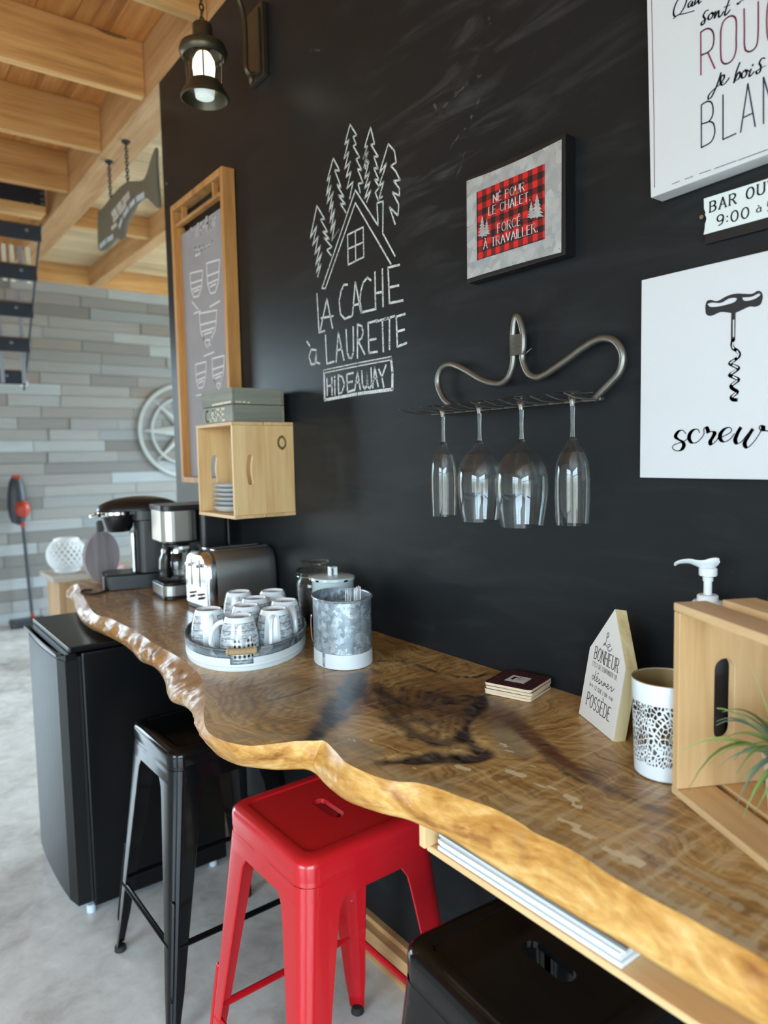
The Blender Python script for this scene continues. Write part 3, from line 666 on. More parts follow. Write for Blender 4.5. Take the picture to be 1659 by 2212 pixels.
verts = [tuple(p) for p in grid.reshape(-1, 3)]
faces = [(i*NW+j, i*NW+j+1, (i+1)*NW+j+1, (i+1)*NW+j) for i in range(NE-1) for j in range(NW-1)]
def attr(me, name, arr):
    a = me.attributes.new(name, 'FLOAT', 'POINT'); a.data.foreach_set('value', np.asarray(arr, dtype=np.float32).reshape(-1))
bar = thing('bar_counter', 'long live-edge slab bar counter of varnished brown wood, fixed along the black wall', 'counter', (0, 0, 0))
me = bpy.data.meshes.new('tabletop'); me.from_pydata(verts, [], faces); me.update(); me.polygons.foreach_set('use_smooth', [True]*len(faces))
for nm, arr in (('dark', dark), ('red', red), ('pale', pale), ('grey', grey), ('ring', ringf), ('scrape', scr)): attr(me, nm, arr)
def M_slab():
    m, t, b = NT('varnished_live_edge_wood'); tcn = N(t, 'ShaderNodeTexCoord'); P = tcn.outputs['Object']
    A = lambda n_: N(t, 'ShaderNodeAttribute', _attribute_name=n_).outputs['Fac']
    warp = N(t, 'ShaderNodeTexNoise', Scale=6.0, Detail=5.0, Roughness=.6); L(t, P, warp.inputs['Vector'])
    fine = N(t, 'ShaderNodeTexNoise', Scale=70.0, Detail=5.0, Roughness=.65); mpf = N(t, 'ShaderNodeMapping'); mpf.inputs['Scale'].default_value = (1, .22, 1); L(t, P, mpf.inputs[0]); L(t, mpf.outputs[0], fine.inputs['Vector'])
    big = N(t, 'ShaderNodeTexNoise', Scale=3.2, Detail=6.0, Roughness=.6, Distortion=.8); mpb = N(t, 'ShaderNodeMapping'); mpb.inputs['Scale'].default_value = (1.6, .55, 1); L(t, P, mpb.inputs[0]); L(t, mpb.outputs[0], big.inputs['Vector'])
    rg_ = MA(t, 'ADD', A('ring'), MA(t, 'MULTIPLY', warp.outputs[0], .03))
    w1 = MA(t, 'SINE', MA(t, 'MULTIPLY', rg_, 420.0)); w2 = MA(t, 'SINE', MA(t, 'MULTIPLY', rg_, 151.0))
    sx_ = N(t, 'ShaderNodeSeparateXYZ'); L(t, P, sx_.inputs[0]); cv = N(t, 'ShaderNodeCombineXYZ')
    L(t, MA(t, 'MULTIPLY', rg_, 120.0), cv.inputs[0]); L(t, MA(t, 'MULTIPLY', sx_.outputs[1], 5.0), cv.inputs[1]); L(t, MA(t, 'MULTIPLY', sx_.outputs[0], 9.0), cv.inputs[2])
    fib = N(t, 'ShaderNodeTexNoise', Scale=1.0, Detail=6.0, Roughness=.7); L(t, cv.outputs[0], fib.inputs['Vector'])
    ringv = MA(t, 'ADD', MA(t, 'MULTIPLY', w2, .022), MA(t, 'MULTIPLY', MA(t, 'SUBTRACT', fib.outputs[0], .5), .62))
    # saw marks run across the slab
    mps = N(t, 'ShaderNodeMapping'); mps.inputs['Rotation'].default_value = (0, 0, radians(12)); mps.inputs['Scale'].default_value = (.10, 1, 1); L(t, P, mps.inputs[0])
    saw = N(t, 'ShaderNodeTexNoise', Scale=85.0, Detail=3.0, Roughness=.5); L(t, mps.outputs[0], saw.inputs['Vector'])
    mp2 = N(t, 'ShaderNodeMapping'); mp2.inputs['Scale'].default_value = (1, .05, 1); mp2.inputs['Rotation'].default_value = (0, 0, radians(-4)); L(t, P, mp2.inputs[0])
    lng = N(t, 'ShaderNodeTexNoise', Scale=60.0, Detail=3.0); L(t, mp2.outputs[0], lng.inputs['Vector'])
    f = MA(t, 'ADD', MA(t, 'ADD', MA(t, 'MULTIPLY', big.outputs[0], .62), MA(t, 'MULTIPLY', fine.outputs[0], .22)), MA(t, 'ADD', ringv, MA(t, 'MULTIPLY', saw.outputs[0], .20)))
    f = MA(t, 'SUBTRACT', f, .02)
    col = RAMP(t, f, [(.32, sc(98, 66, 36)), (.45, sc(156, 118, 66)), (.56, sc(188, 152, 94)), (.70, sc(212, 180, 128))])
    sm = MA(t, 'MULTIPLY', MA(t, 'GREATER_THAN', saw.outputs[0], .60), MA(t, 'MULTIPLY', big.outputs[0], .55))
    col = MIX(t, sm, col, sc(214, 190, 146))
    gy = MIX(t, fine.outputs[0], sc(118, 106, 84), sc(172, 160, 134)); col = MIX(t, MA(t, 'MULTIPLY', A('grey'), .8), col, gy)
    # scraped patches broken up by the saw lines
    sq = MA(t, 'MULTIPLY', MA(t, 'GREATER_THAN', MA(t, 'ADD', MA(t, 'MULTIPLY', saw.outputs[0], .5), MA(t, 'MULTIPLY', lng.outputs[0], .6)), .575), A('scrape'))
    col = MIX(t, MA(t, 'MULTIPLY', sq, .45), col, sc(196, 186, 160))
    rd = MIX(t, fine.outputs[0], sc(44, 22, 20), sc(112, 66, 44)); col = MIX(t, MA(t, 'MULTIPLY', A('red'), MA(t, 'MULTIPLY_ADD', ringv, 3.2, .85)), col, rd)
    dk = MIX(t, MA(t, 'MULTIPLY_ADD', fine.outputs[0], 2.6, -1.0), sc(22, 15, 16), sc(104, 92, 86)); col = MIX(t, MA(t, 'MINIMUM', MA(t, 'MULTIPLY', A('dark'), MA(t, 'MULTIPLY_ADD', ringv, 3.6, 1.0)), 1.0), col, dk)
    col = MIX(t, MA(t, 'MULTIPLY', MA(t, 'GREATER_THAN', MA(t, 'MULTIPLY', A('pale'), MA(t, 'ADD', saw.outputs[0], fine.outputs[0])), .66), .85), col, sc(222, 206, 170))
    L(t, col, b.inputs['Base Color'])
    L(t, MA(t, 'MULTIPLY_ADD', fine.outputs[0], .28, .20), b.inputs['Roughness']); b.inputs['Coat Weight'].default_value = .22; b.inputs['Coat Roughness'].default_value = .22; b.inputs['Specular IOR Level'].default_value = .35
    bp = N(t, 'ShaderNodeBump', Strength=.35, Distance=.0012)
    hgt = MA(t, 'ADD', MA(t, 'MULTIPLY', saw.outputs[0], .6), MA(t, 'ADD', MA(t, 'MULTIPLY', fine.outputs[0], .35), MA(t, 'MULTIPLY', A('pale'), .6)))
    L(t, hgt, bp.inputs['Height']); L(t, bp.outputs[0], b.inputs['Normal'])
    return m
me.materials.append(M_slab()); o = bpy.data.objects.new('tabletop', me); COL.objects.link(o); o.parent = bar

# the natural edge
NR = 14; ev, ef, burl = [], [], []
for i in range(NE):
    tx, ty = Tc[i]; bx, by = Bc[i]
    a = Tc[max(i-1, 0)]; c = Tc[min(i+1, NE-1)]; tg = Vector((c[0]-a[0], c[1]-a[1])); tg = tg.normalized() if tg.length > 1e-6 else Vector((0, -1))
    nr = Vector((tg.y, -tg.x)); nr = nr if nr.x < 0 or abs(nr.x) < .3 and nr.y < 0 else -nr
    far = max(0.0, min(1.0, (ty-1.12)/.25))
    for k in range(NR):
        q = k/(NR-1); z = ZT + (ZB-ZT)*q
        bl = sin(pi*q)*(.009 + .006*far)
        px_, py_ = tx + (bx-tx)*q, ty + (by-ty)*q
        n1 = noise.fractal(Vector((px_*14, py_*14, z*16)), .9, 2.0, 4); n2 = noise.fractal(Vector((px_*45, py_*45, z*45)), .8, 2.0, 3)
        amp = sin(pi*min(1, q*1.15))*(.0035 + .0085*far)
        dd = bl + amp*n1 + sin(pi*q)*.002*n2*(1+2*far)
        ev.append((px_ + nr.x*dd*(1 if k else 0), py_ + nr.y*dd*(1 if k else 0), z if k else grid[i, NW-1, 2])); burl.append(far)
    ev.append((bx*.55, ys[i], ZB)); burl.append(far); ev.append((-.0015, ys[i], ZB)); burl.append(far)
RW = NR+2
for i in range(NE-1):
    for k in range(RW-1): ef.append((i*RW+k, i*RW+k+1, (i+1)*RW+k+1, (i+1)*RW+k))
me = bpy.data.meshes.new('live_edge'); me.from_pydata(ev, [], ef); me.update(); me.polygons.foreach_set('use_smooth', [True]*len(ef)); attr(me, 'burl', burl)
def M_edge():
    m, t, b = NT('golden_live_edge'); tcn = N(t, 'ShaderNodeTexCoord'); P = tcn.outputs['Object']; A = N(t, 'ShaderNodeAttribute', _attribute_name='burl').outputs['Fac']
    mp = N(t, 'ShaderNodeMapping'); mp.inputs['Scale'].default_value = (1, .35, 1.3); L(t, P, mp.inputs[0])
    n1 = N(t, 'ShaderNodeTexNoise', Scale=12.0, Detail=7.0, Roughness=.65, Distortion=1.4); L(t, mp.outputs[0], n1.inputs['Vector'])
    n2 = N(t, 'ShaderNodeTexNoise', Scale=60.0, Detail=5.0, Roughness=.6, Distortion=.6); L(t, mp.outputs[0], n2.inputs['Vector'])
    n3 = N(t, 'ShaderNodeTexNoise', Scale=9.0, Detail=5.0, Roughness=.6, Distortion=2.0); L(t, P, n3.inputs['Vector'])
    f = MA(t, 'MULTIPLY_ADD', MA(t, 'SUBTRACT', MA(t, 'ADD', MA(t, 'MULTIPLY', n1.outputs[0], .65), MA(t, 'MULTIPLY', n2.outputs[0], .35)), .5), 1.35, .5)
    c1 = RAMP(t, f, [(.32, sc(140, 88, 36)), (.45, sc(184, 130, 62)), (.56, sc(206, 156, 84)), (.70, sc(226, 190, 128))])
    c2 = RAMP(t, n3.outputs[0], [(.34, sc(86, 54, 28)), (.46, sc(160, 108, 52)), (.56, sc(140, 112, 82)), (.68, sc(208, 190, 164))])
    c2 = MIX(t, MA(t, 'MULTIPLY', n2.outputs[0], .5), c2, sc(150, 96, 44))
    L(t, MIX(t, MA(t, 'MULTIPLY', A, .9), c1, c2), b.inputs['Base Color'])
    b.inputs['Roughness'].default_value = .38; b.inputs['Coat Weight'].default_value = .15; b.inputs['Coat Roughness'].default_value = .2; b.inputs['Specular IOR Level'].default_value = .4
    bp = N(t, 'ShaderNodeBump', Strength=.5, Distance=.003); L(t, f, bp.inputs['Height']); L(t, bp.outputs[0], b.inputs['Normal'])
    return m
me.materials.append(M_edge()); o = bpy.data.objects.new('live_edge', me); COL.objects.link(o); o.parent = bar
MB().add([(-.0015, 2.95, ZB), (-.0015, 2.95, ZT), (Tc[0][0], 2.95, ZT), (Bc[0][0], 2.95, ZB)], [(0, 1, 2, 3)]).build('end_cut', M_edge(), bar)

# shelf hung beneath the slab, with magazines on it
def sy(u, v, z): p = hit(u, v, 2, z); return p
sh = thing('under_counter_shelf', 'thin pine shelf hung under the front edge of the bar, holding magazines', 'shelf', (-.30, .4, .80))
MB().box(-.138, .28, -.55, .405, -.010, .0, b=.002).build('board', M_pineY, sh)
MB().box(-.150, .28, .395, .408, .0005, .060, b=.002).build('end_block', M_pine, sh)
MB().box(-.138, .28, -.56, -.551, .0, .060, b=.002).build('end_block', M_pine, sh)
rm = random.Random(5)
mag_m = [plain('magazine_white', sc(226, 230, 234), .4), plain('magazine_grey', sc(168, 174, 180), .4), plain('magazine_dark', sc(44, 48, 52), .35), plain('magazine_silver', sc(200, 206, 210), .35)]
zz = .8005; MG = []
for k, (th, mi, dx) in enumerate([(.006, 0, 0), (.005, 3, .003), (.006, 0, -.001), (.004, 3, .004), (.005, 2, .008), (.004, 1, .006), (.005, 0, .004), (.004, 1, .010), (.004, 0, .006)]):
    for yy, nm in (((.455, .790), 0),):
        lab = ['white magazine at the bottom', 'silver magazine second from the bottom', 'white magazine third from the bottom', 'silver magazine fourth from the bottom', 'dark magazine', 'grey magazine just above the dark one', 'second white magazine from the top', 'grey magazine second from the top', 'white magazine on top'][k] + (' of the shelf pile beside the red stool' if nm == 0 else ' of the shelf pile above the nearest black stool')
        g = thing('magazine', lab, 'magazine', (-.434+dx, (yy[0]+yy[1])/2, zz+.0004), rz=rm.uniform(-.006, .006), group='magazines on the shelf under the bar')
        h = (yy[1]-yy[0])/2 - rm.uniform(0, .012)
        MB().box(.001, .255, -h, h, .0006, th-.0006).build('pages', plain('paper', sc(222, 226, 230), .7) if k == 0 and nm == 0 else bpy.data.materials['paper'], g)
        cvm = MB(); cvm.box(0, .256, -h-.001, h+.001, 0, .0006); cvm.box(0, .256, -h-.001, h+.001, th-.0006, th); cvm.box(-.0006, .0006, -h-.001, h+.001, 0, th)
        cvm.build('cover', mag_m[mi], g)
    zz += th + .0002

# ================================================================== STOOLS
def superel(n_, r, rr): return rrect(-r, r, -r, r, rr, n_)
def make_stool(mat, label, loc, rz, group):
    t = thing('bar_stool', label, 'stool', loc, rz, group)
    H = .68; A_ = .154
    # seat: pressed top with a sunken square panel, rolled rim, skirt and a hand slot
    m = MB()
    slot = rrect(-.0155, .0155, -.046, .046, .0150, 6)
    outer = rrect(-.118, .118, -.118, .118, .022, 6)
    vs, fs = plate([outer, slot], .0016); m.add([(x, y, z+H-.0045) for x, y, z in vs], fs)
    rings = [(.118, .022, H-.0037), (.121, .024, H-.0035), (.1235, .025, H-.0005), (.127, .027, H), (.138, .031, H-.0003), (.147, .034, H-.003), (.1525, .036, H-.009), (A_, .037, H-.018), (A_, .037, H-.040), (.1525, .036, H-.0405), (.1525, .036, H-.012), (.146, .03, H-.006), (.120, .02, H-.0055)]
    n_ = 7; vs = []; fs = []
    for (a, r, z) in rings: vs += [(x, y, z) for x, y in rrect(-a, a, -a, a, r, n_)]
    K = 4*(n_+1)
    for i in range(len(rings)-1):
        for j in range(K): fs.append((i*K+j, i*K+(j+1) % K, (i+1)*K+(j+1) % K, (i+1)*K+j))
    m.add(vs, fs, True); 
    sl = [(x*1.0, y*1.0) for x, y in slot]; vs = [(x, y, H-.0037) for x, y in sl] + [(x*1.04, y*1.015, H-.014) for x, y in sl]; q = len(sl)
    m.add(vs, [(i, (i+1) % q, q+(i+1) % q, q+i) for i in range(q)], True)
    m.build('seat', mat, t)
    # apron under the skirt
    m = MB(); a0, a1 = .1515, .157
    vs = []; fs = []
    for (a, r, z) in ((a0, .036, H-.036), (a1, .038, H-.085), (a1-.0015, .037, H-.085), (a0-.0015, .035, H-.036)): vs += [(x, y, z) for x, y in rrect(-a, a, -a, a, r, n_)]
    for i in range(3):
        for j in range(K): fs.append((i*K+j, i*K+(j+1) % K, (i+1)*K+(j+1) % K, (i+1)*K+j))
    m.add(vs, fs, True).build('apron', mat, t)
    def leg(sx, sy):
        vs = []; fs = []; ST = 22; NA = 16
        for i in range(ST+1):
            q = i/ST; z = H-.05 - (H-.05-.018)*q
            c = .1535 + .056*q**1.05; w_ = .090*(1-q)**1.6 + .062*(1-q)*.35 + .026 if q < 1 else .026
            w_ = .030 + .052*(1-q)**1.15 + .045*max(0, 1-q*9)**2
            r = .034 - .016*q
            if q > .86: w_ *= 1 - (q-.86)*1.2
            pr = [(c - w_, c)] + [(c-r + r*sin(pi/2*k/8), c-r + r*cos(pi/2*k/8)) for k in range(9)] + [(c, c - w_)]
            pi_ = [(x-.0016*(1 if x > y else .6)-.001, y-.0016*(1 if y > x else .6)-.001) for x, y in pr]
            vs += [(x*sx, y*sy, z) for x, y in pr] + [(x*sx, y*sy, z) for x, y in reversed(pi_)]
        n2 = 22
        for i in range(ST):
            for k in range(n2):
                l = (k+1) % n2; fs.append((i*n2+k, i*n2+l, (i+1)*n2+l, (i+1)*n2+k))
        lg = MB().add(vs, fs, True).build('leg', mat, t)
        # pressed stiffening rib on the leg's corner, and the foot
        f0 = .50; pts = []
        for q in (.50, .52, .60, .75, .86, .885):
            z = H-.05 - (H-.05-.018)*q; c = .1535 + .056*q**1.05; r = .034-.016*q; e_ = c - r*.293 + .0002
            pts.append((e_*sx, e_*sy, z))
        MB().tube(crom(pts, 4), [.002, .0045, .006, .0065] + [.0065]*12 + [.006, .0055, .004, .003, .002], 8).build('pressed_rib', mat, lg)
        c = .2095-.012
        MB().cyl(.0165, 0, .018, 14, Matrix.Translation((c*sx, c*sy, 0.0)), .0150, b=.003).build('foot', M_rubber, lg)
        return lg
    for sx, sy in ((-1, -1), (-1, 1), (1, -1), (1, 1)): leg(sx, sy)
    z = .215; c = .1535 + .056*(1-(z-.018)/(H-.068)) - .004
    for a, b_ in (((-c, -c), (c, -c)), ((c, -c), (c, c)), ((c, c), (-c, c)), ((-c, c), (-c, -c))):
        d = Vector((b_[0]-a[0], b_[1]-a[1])).normalized()*.018
        MB().tube([(a[0]+d.x, a[1]+d.y, z), (b_[0]-d.x, b_[1]-d.y, z)], .0075, 8, flat=.55).build('crossbar', mat, t)
    k_ = .128
    for s_ in (1, -1):
        MB().tube([(-k_, -k_*s_, H-.075), (k_, k_*s_, H-.075 - (.004 if s_ > 0 else 0.02))], .006, 6, flat=.5).build('under_brace', mat, t)
    return t
make_stool(M_blackgloss, 'glossy black metal bar stool standing beside the fridge under the slab', (-.376, 1.815, 0), radians(1), 'metal bar stools along the bar')
make_stool(M_redgloss, 'glossy red metal bar stool with a hand slot in the seat', (-.368, 1.203, 0), radians(1), 'metal bar stools along the bar')
make_stool(M_blackgloss, 'glossy black metal bar stool at the bottom right, nearest the camera', (-.360, .634, 0), radians(-4), 'metal bar stools along the bar')

# ================================================================== FRIDGE
M_fr = plain('satin_black_door', (0.007, 0.008, 0.008), .42, spec=.22)
M_frs = plain('black_cabinet_side', (0.003, 0.0035, 0.004), .3, spec=.3)
fr = thing('mini_fridge', 'black compact fridge standing under the far end of the bar', 'fridge', (-.39, 2.50, 0))
fx0, fx1, fy0, fy1 = -.255, .235, -.285, .235
MB().box(fx0+.055, fx1, fy0+.003, fy1-.003, .028, .822, b=.006).build('cabinet', M_frs, fr)
# slightly bowed door
def bow(x0, x1, y0, y1, z0, z1, d, n_=10):
    m = MB(); vs = []; 
    for i in range(n_+1):
        y = y0 + (y1-y0)*i/n_; q = (i/n_-.5)*2; xf = x0 - d*(1-q*q)
        if i in (0, n_): xf += .008
        vs += [(xf, y, z0), (xf, y, z1), (x1, y, z1), (x1, y, z0)]
    fs = [(4*i+k, 4*i+(k+1) % 4, 4*i+4+(k+1) % 4, 4*i+4+k) for i in range(n_) for k in range(4)] + [(3, 2, 1, 0), (4*n_, 4*n_+1, 4*n_+2, 4*n_+3)]
    return m.add(vs, fs, False)
dr = bow(fx0, fx0+.042, fy0, fy1, .050, .805, .012).build('door', M_fr, fr)
bow(fx0+.002, fx0+.040, fy0, fy1, .8055, .826, .012).build('door_top_trim', M_frs, dr)
MB().box(fx0+.043, fx0+.054, fy0+.008, fy1-.008, .045, .812).build('door_seal', M_rubber, fr)
MB().box(fx0+.02, fx1, fy0, fy1, .827, .845, b=.005).build('top_panel', M_frs, fr)
MB().box(fx0-.012, fx0+.002, fy0+.02, fy1-.02, .818, .826).build('recessed_grip', M_char, dr)
for x, y in ((fx0+.05, fy0+.03), (fx1-.04, fy0+.03), (fx0+.05, fy1-.03), (fx1-.04, fy1-.03)):
    MB().cyl(.014, .0005, .027, 12, Matrix.Translation((x, y, 0)), b=.003).build('foot', plain('grey_foot', sc(190, 198, 206), .5) if 'grey_foot' not in bpy.data.materials else bpy.data.materials['grey_foot'], fr)
# ================================================================== THINGS ON THE BLACK WALL
def WF(x0): return frameM((x0, 0, 0), (0, -1, 0), (0, 0, 1))           # local x runs to the picture's right along the wall
def zm(ox, oy, s, x0, loc=(0, 0, 0)):
    def f(X, Y):
        p = hit(ox + X/s, oy + Y/s, 0, x0); return (-(p.y-loc[1]), p.z-loc[2])
    return f
# chalk
mc, t, b = NT('white_chalk')
b.inputs['Base Color'].default_value = (*sc(222, 228, 226), 1); b.inputs['Roughness'].default_value = .95
tcn = N(t, 'ShaderNodeTexCoord'); n1 = N(t, 'ShaderNodeTexNoise', Scale=420.0, Detail=2.0); n2 = N(t, 'ShaderNodeTexNoise', Scale=45.0, Detail=3.0)
L(t, tcn.outputs['Object'], n1.inputs['Vector']); L(t, tcn.outputs['Object'], n2.inputs['Vector'])
L(t, MA(t, 'MULTIPLY_ADD', MA(t, 'GREATER_THAN', MA(t, 'ADD', n1.outputs[0], MA(t, 'MULTIPLY', n2.outputs[0], .35)), .60), .72, .22), b.inputs['Alpha'])
M_chalk = mc
Z4 = zm(600, 220, 3.253, -0.0006)
wr = bpy.data.objects['wall_right']
trees = [
 [(508,160),(555,235),(530,245),(550,300),(530,310),(575,390),(550,400),(590,480),(560,470),(600,570),(565,575),(580,640)],
 [(508,160),(470,300),(500,265),(465,400),(500,350),(470,470),(510,420),(480,530),(515,490),(485,610),(530,560),(505,680)],
 [(652,180),(680,295),(655,300),(705,385),(675,385),(705,470),(675,465),(710,550),(680,545),(715,600),(685,635),(705,690),(735,665)],
 [(652,180),(610,320),(630,310),(600,400),(635,350),(605,460),(640,420),(610,540),(645,495),(610,610),(650,560),(610,680),(655,620),(625,705)],
 [(625,330),(605,390),(630,370),(610,430),(632,410),(615,470)],
 [(777,295),(820,345),(832,425),(795,450),(830,490),(860,550),(815,555),(855,610),(855,660),(805,635),(850,720),(845,800),(785,740),(805,800),(825,860)],
 [(777,295),(745,400),(715,500),(765,430),(735,520),(710,600),(745,560),(725,630),(710,690)],
 [(390,395),(435,485),(400,480),(445,600),(415,580),(465,670),(425,655),(475,720),(440,715),(480,780)],
 [(390,395),(345,560),(370,520),(340,660),(375,585),(345,715),(390,630),(360,770),(390,700),(365,850),(400,755),(370,920),(405,830),(380,975),(430,895),(385,965)],
 [(275,730),(330,825),(300,825),(350,915),(315,910),(365,965),(325,955),(380,1020),(345,1040),(375,1080)],
 [(275,730),(228,960),(275,870),(245,1010),(285,945),(260,1070),(300,1010),(265,1150),(310,1060),(270,1200),(305,1140),(280,1230)],
 [(310,1310),(430,960),(545,620),(705,870),(697,710),(740,700),(738,925),(825,1085)], [(335,1310),(545,710),(795,1140)], [(310,1310),(335,1312)],
 [(490,935),(600,880),(605,1090),(495,1145),(490,935)], [(545,910),(548,1120)], [(492,1035),(603,985)]]
cd_ = decal('chalk_drawing', wr, M_chalk, trees, Z4, .0046, M=WF(-.0002)); cd_['label'] = 'white chalk drawing of fir trees and a cabin roof'
letters = [
 [(275,1350),(283,1490),(290,1620),(330,1610)], [(300,1600),(345,1385),(385,1590)], [(305,1520),(390,1505)],
 [(490,1285),(465,1285),(445,1330),(432,1400),(440,1490),(470,1525),(520,1505)], [(525,1500),(545,1265),(585,1480)], [(530,1430),(575,1420)],
 [(655,1255),(630,1235),(600,1270),(582,1340),(578,1400),(590,1480),(690,1455)], [(683,1195),(687,1450)], [(735,1175),(740,1440)], [(690,1345),(735,1335)],
 [(855,1145),(775,1165),(785,1415),(880,1395)], [(780,1305),(850,1290)],
 [(205,1685),(225,1715)], [(270,1745),(235,1740),(220,1790),(235,1845),(262,1840),(272,1750)], [(272,1750),(270,1830),(295,1840)],
 [(335,1640),(345,1840),(395,1825)], [(410,1830),(425,1620),(465,1815)], [(412,1750),(450,1735)], [(480,1600),(488,1760),(500,1800),(520,1800),(532,1760),(530,1580)],
 [(560,1800),(560,1565),(590,1575),(600,1620),(590,1660),(565,1680),(612,1775)], [(700,1535),(635,1555),(640,1765),(700,1755)], [(640,1675),(690,1665)],
 [(690,1545),(770,1520)], [(735,1535),(742,1755)], [(750,1530),(820,1505)], [(785,1515),(785,1740)], [(895,1490),(833,1510),(840,1720),(905,1695)], [(838,1615),(890,1600)],
 [(345,1945),(348,2065)], [(380,1935),(382,2060)], [(347,2000),(381,1990)], [(400,1955),(402,2060)], [(399,1930),(401,1938)],
 [(425,1920),(428,2055)], [(425,1920),(455,1935),(468,1985),(452,2040),(428,2055)], [(530,1905),(485,1915),(490,2040),(535,2025)], [(487,1975),(525,1965)],
 [(540,2030),(560,1895),(580,2020)], [(547,1975),(575,1970)], [(590,1890),(596,1990),(613,2020),(628,1990),(626,1905)], [(626,1905),(632,2000),(648,2015),(660,1985),(655,1870)],
 [(668,2010),(682,1865),(705,2000)], [(672,1950),(700,1940)], [(710,1880),(732,1935),(760,1850)], [(732,1935),(745,2005)]]
cl = decal('chalk_lettering', wr, M_chalk, letters, Z4, .0058, M=WF(-.0002)); cl['label'] = 'white chalk lettering LA CACHE à LAURETTE HiDEAWAY'
decal('chalk_box', wr, M_chalk, [[(325,1892),(560,1842),(795,1798),(806,1900),(805,2020),(560,2052),(330,2095),(325,1892)], [(327,1898),(560,1850),(797,1806)]], Z4, .0085, M=WF(-.0002))
M_smear = plain('chalk_smear', sc(150, 156, 156), .95); 
ms, t, b = NT('faint_chalk_smear'); b.inputs['Base Color'].default_value = (*sc(110, 116, 118), 1); b.inputs['Roughness'].default_value = .95
tcn = N(t, 'ShaderNodeTexCoord'); n1 = N(t, 'ShaderNodeTexNoise', Scale=60.0, Detail=6.0); L(t, tcn.outputs['Object'], n1.inputs['Vector'])
L(t, MA(t, 'MULTIPLY', MA(t, 'MAXIMUM', MA(t, 'SUBTRACT', n1.outputs[0], .5), 0.0), 2.0), b.inputs['Alpha'])
ZP = zm(0, 0, 1.0, -.0006)
decal('chalk_scratches', wr, ms, [[(958,232),(985,196)], [(940,250),(1000,190),(1040,160)], [(965,330),(1010,270),(1035,215)], [(985,390),(1005,330)], [(930,205),(948,250)], [(1048,20),(1062,55)], [(1030,400),(1060,360)], [(672,110),(700,106)], [(655,125),(662,112)]], ZP, .008, M=WF(-.0001))
for (u, v_) in ((360, 397), (560, 97)):
    p = hit(u, v_, 0, 0); MB().cyl(.005, 0, .002, 10, frameM((0, p.y, p.z), (0, -1, 0), (0, 0, 1))).build('screw_head', M_bolt, wr)

# plaid picture: NÉ POUR LE CHALET
def M_plaid(name, py, pz, red, dk, axy='y', axz='z', oy=0., oz=0., rough=.4):
    m, t, b = NT(name); tcn = N(t, 'ShaderNodeTexCoord'); s = N(t, 'ShaderNodeSeparateXYZ'); L(t, tcn.outputs['Object'], s.inputs[0])
    f = lambda ax, p, o: MA(t, 'LESS_THAN', MA(t, 'FRACT', MA(t, 'DIVIDE', MA(t, 'ADD', s.outputs[ax.upper()], o + 50*p), p)), .5)
    a, c = f(axy, py, oy), f(axz, pz, oz); sm = MA(t, 'ADD', a, c)
    L(t, RAMP(t, MA(t, 'MULTIPLY', sm, .5), [(0.0, red), (.25, red), (.26, dk), (.75, dk), (.76, (.010, .008, .008)), (1, (.010, .008, .008))]), b.inputs['Base Color'])
    t.nodes[-1].color_ramp.interpolation = 'CONSTANT'; b.inputs['Roughness'].default_value = rough
    return m
def M_galv(name, base=(150, 164, 172), lo=(112, 124, 132), hi=(196, 208, 214), sc_=60., metal=.55, rough=.38):
    m, t, b = NT(name); tcn = N(t, 'ShaderNodeTexCoord')
    w_ = N(t, 'ShaderNodeTexNoise', Scale=sc_*.9, Detail=3.0); L(t, tcn.outputs['Object'], w_.inputs['Vector'])
    ad = N(t, 'ShaderNodeVectorMath', _operation='MULTIPLY_ADD'); L(t, w_.outputs['Color'], ad.inputs[0]); ad.inputs[1].default_value = (.02, .02, .02); L(t, tcn.outputs['Object'], ad.inputs[2])
    vo = N(t, 'ShaderNodeTexVoronoi', Scale=sc_); L(t, ad.outputs[0], vo.inputs['Vector']); sp_ = N(t, 'ShaderNodeSeparateXYZ'); L(t, vo.outputs['Color'], sp_.inputs[0])
    f = MA(t, 'ADD', MA(t, 'MULTIPLY', sp_.outputs[0], .65), MA(t, 'MULTIPLY', w_.outputs[0], .35))
    L(t, RAMP(t, f, [(.2, sc(*lo)), (.5, sc(*base)), (.8, sc(*hi))]), b.inputs['Base Color']); b.inputs['Metallic'].default_value = metal
    L(t, MA(t, 'MULTIPLY_ADD', sp_.outputs[1], .25, rough-.1), b.inputs['Roughness'])
    return m
M_galvS = M_galv('galvanised_sheet', base=(184, 190, 194), lo=(172, 180, 186), hi=(198, 204, 206), sc_=60., metal=.5, rough=.42)
Lp = (0, 1.002, 1.8615)
pp = thing('plaid_slogan_picture', 'red and black plaid slogan picture on galvanised sheet in a black box frame', 'picture', Lp)
M_frameblk = plain('black_painted_frame', (.006, .006, .007), .45, var=.2)
MB().box(-.0295, -.001, -.130, .130, -.1075, .1075, b=.0012).build('box_frame', M_frameblk, pp)
Z6 = zm(980, 260, 5.53, -.0302, Lp)
sheet = []
def wavy(a, b_, amp, n_=10):
    return [((a[0]+(b_[0]-a[0])*i/n_) , (a[1]+(b_[1]-a[1])*i/n_) + amp*sin(pi*i/n_)) for i in range(n_)]
C6 = [Z6(155, 725), Z6(1290, 225), Z6(1285, 1575), Z6(163, 1895)]
out = wavy(C6[0], C6[1], -.004) + wavy(C6[1], C6[2], 0) + wavy(C6[2], C6[3], .0015) + wavy(C6[3], C6[0], 0)
vs, fs = plate([out], .0008); MB().add(vs, fs, False, WF(-.0301)).build('galvanised_sheet', M_galvS, pp)
R6 = [Z6(275, 860), Z6(1090, 518), Z6(1090, 1418), Z6(280, 1675)]
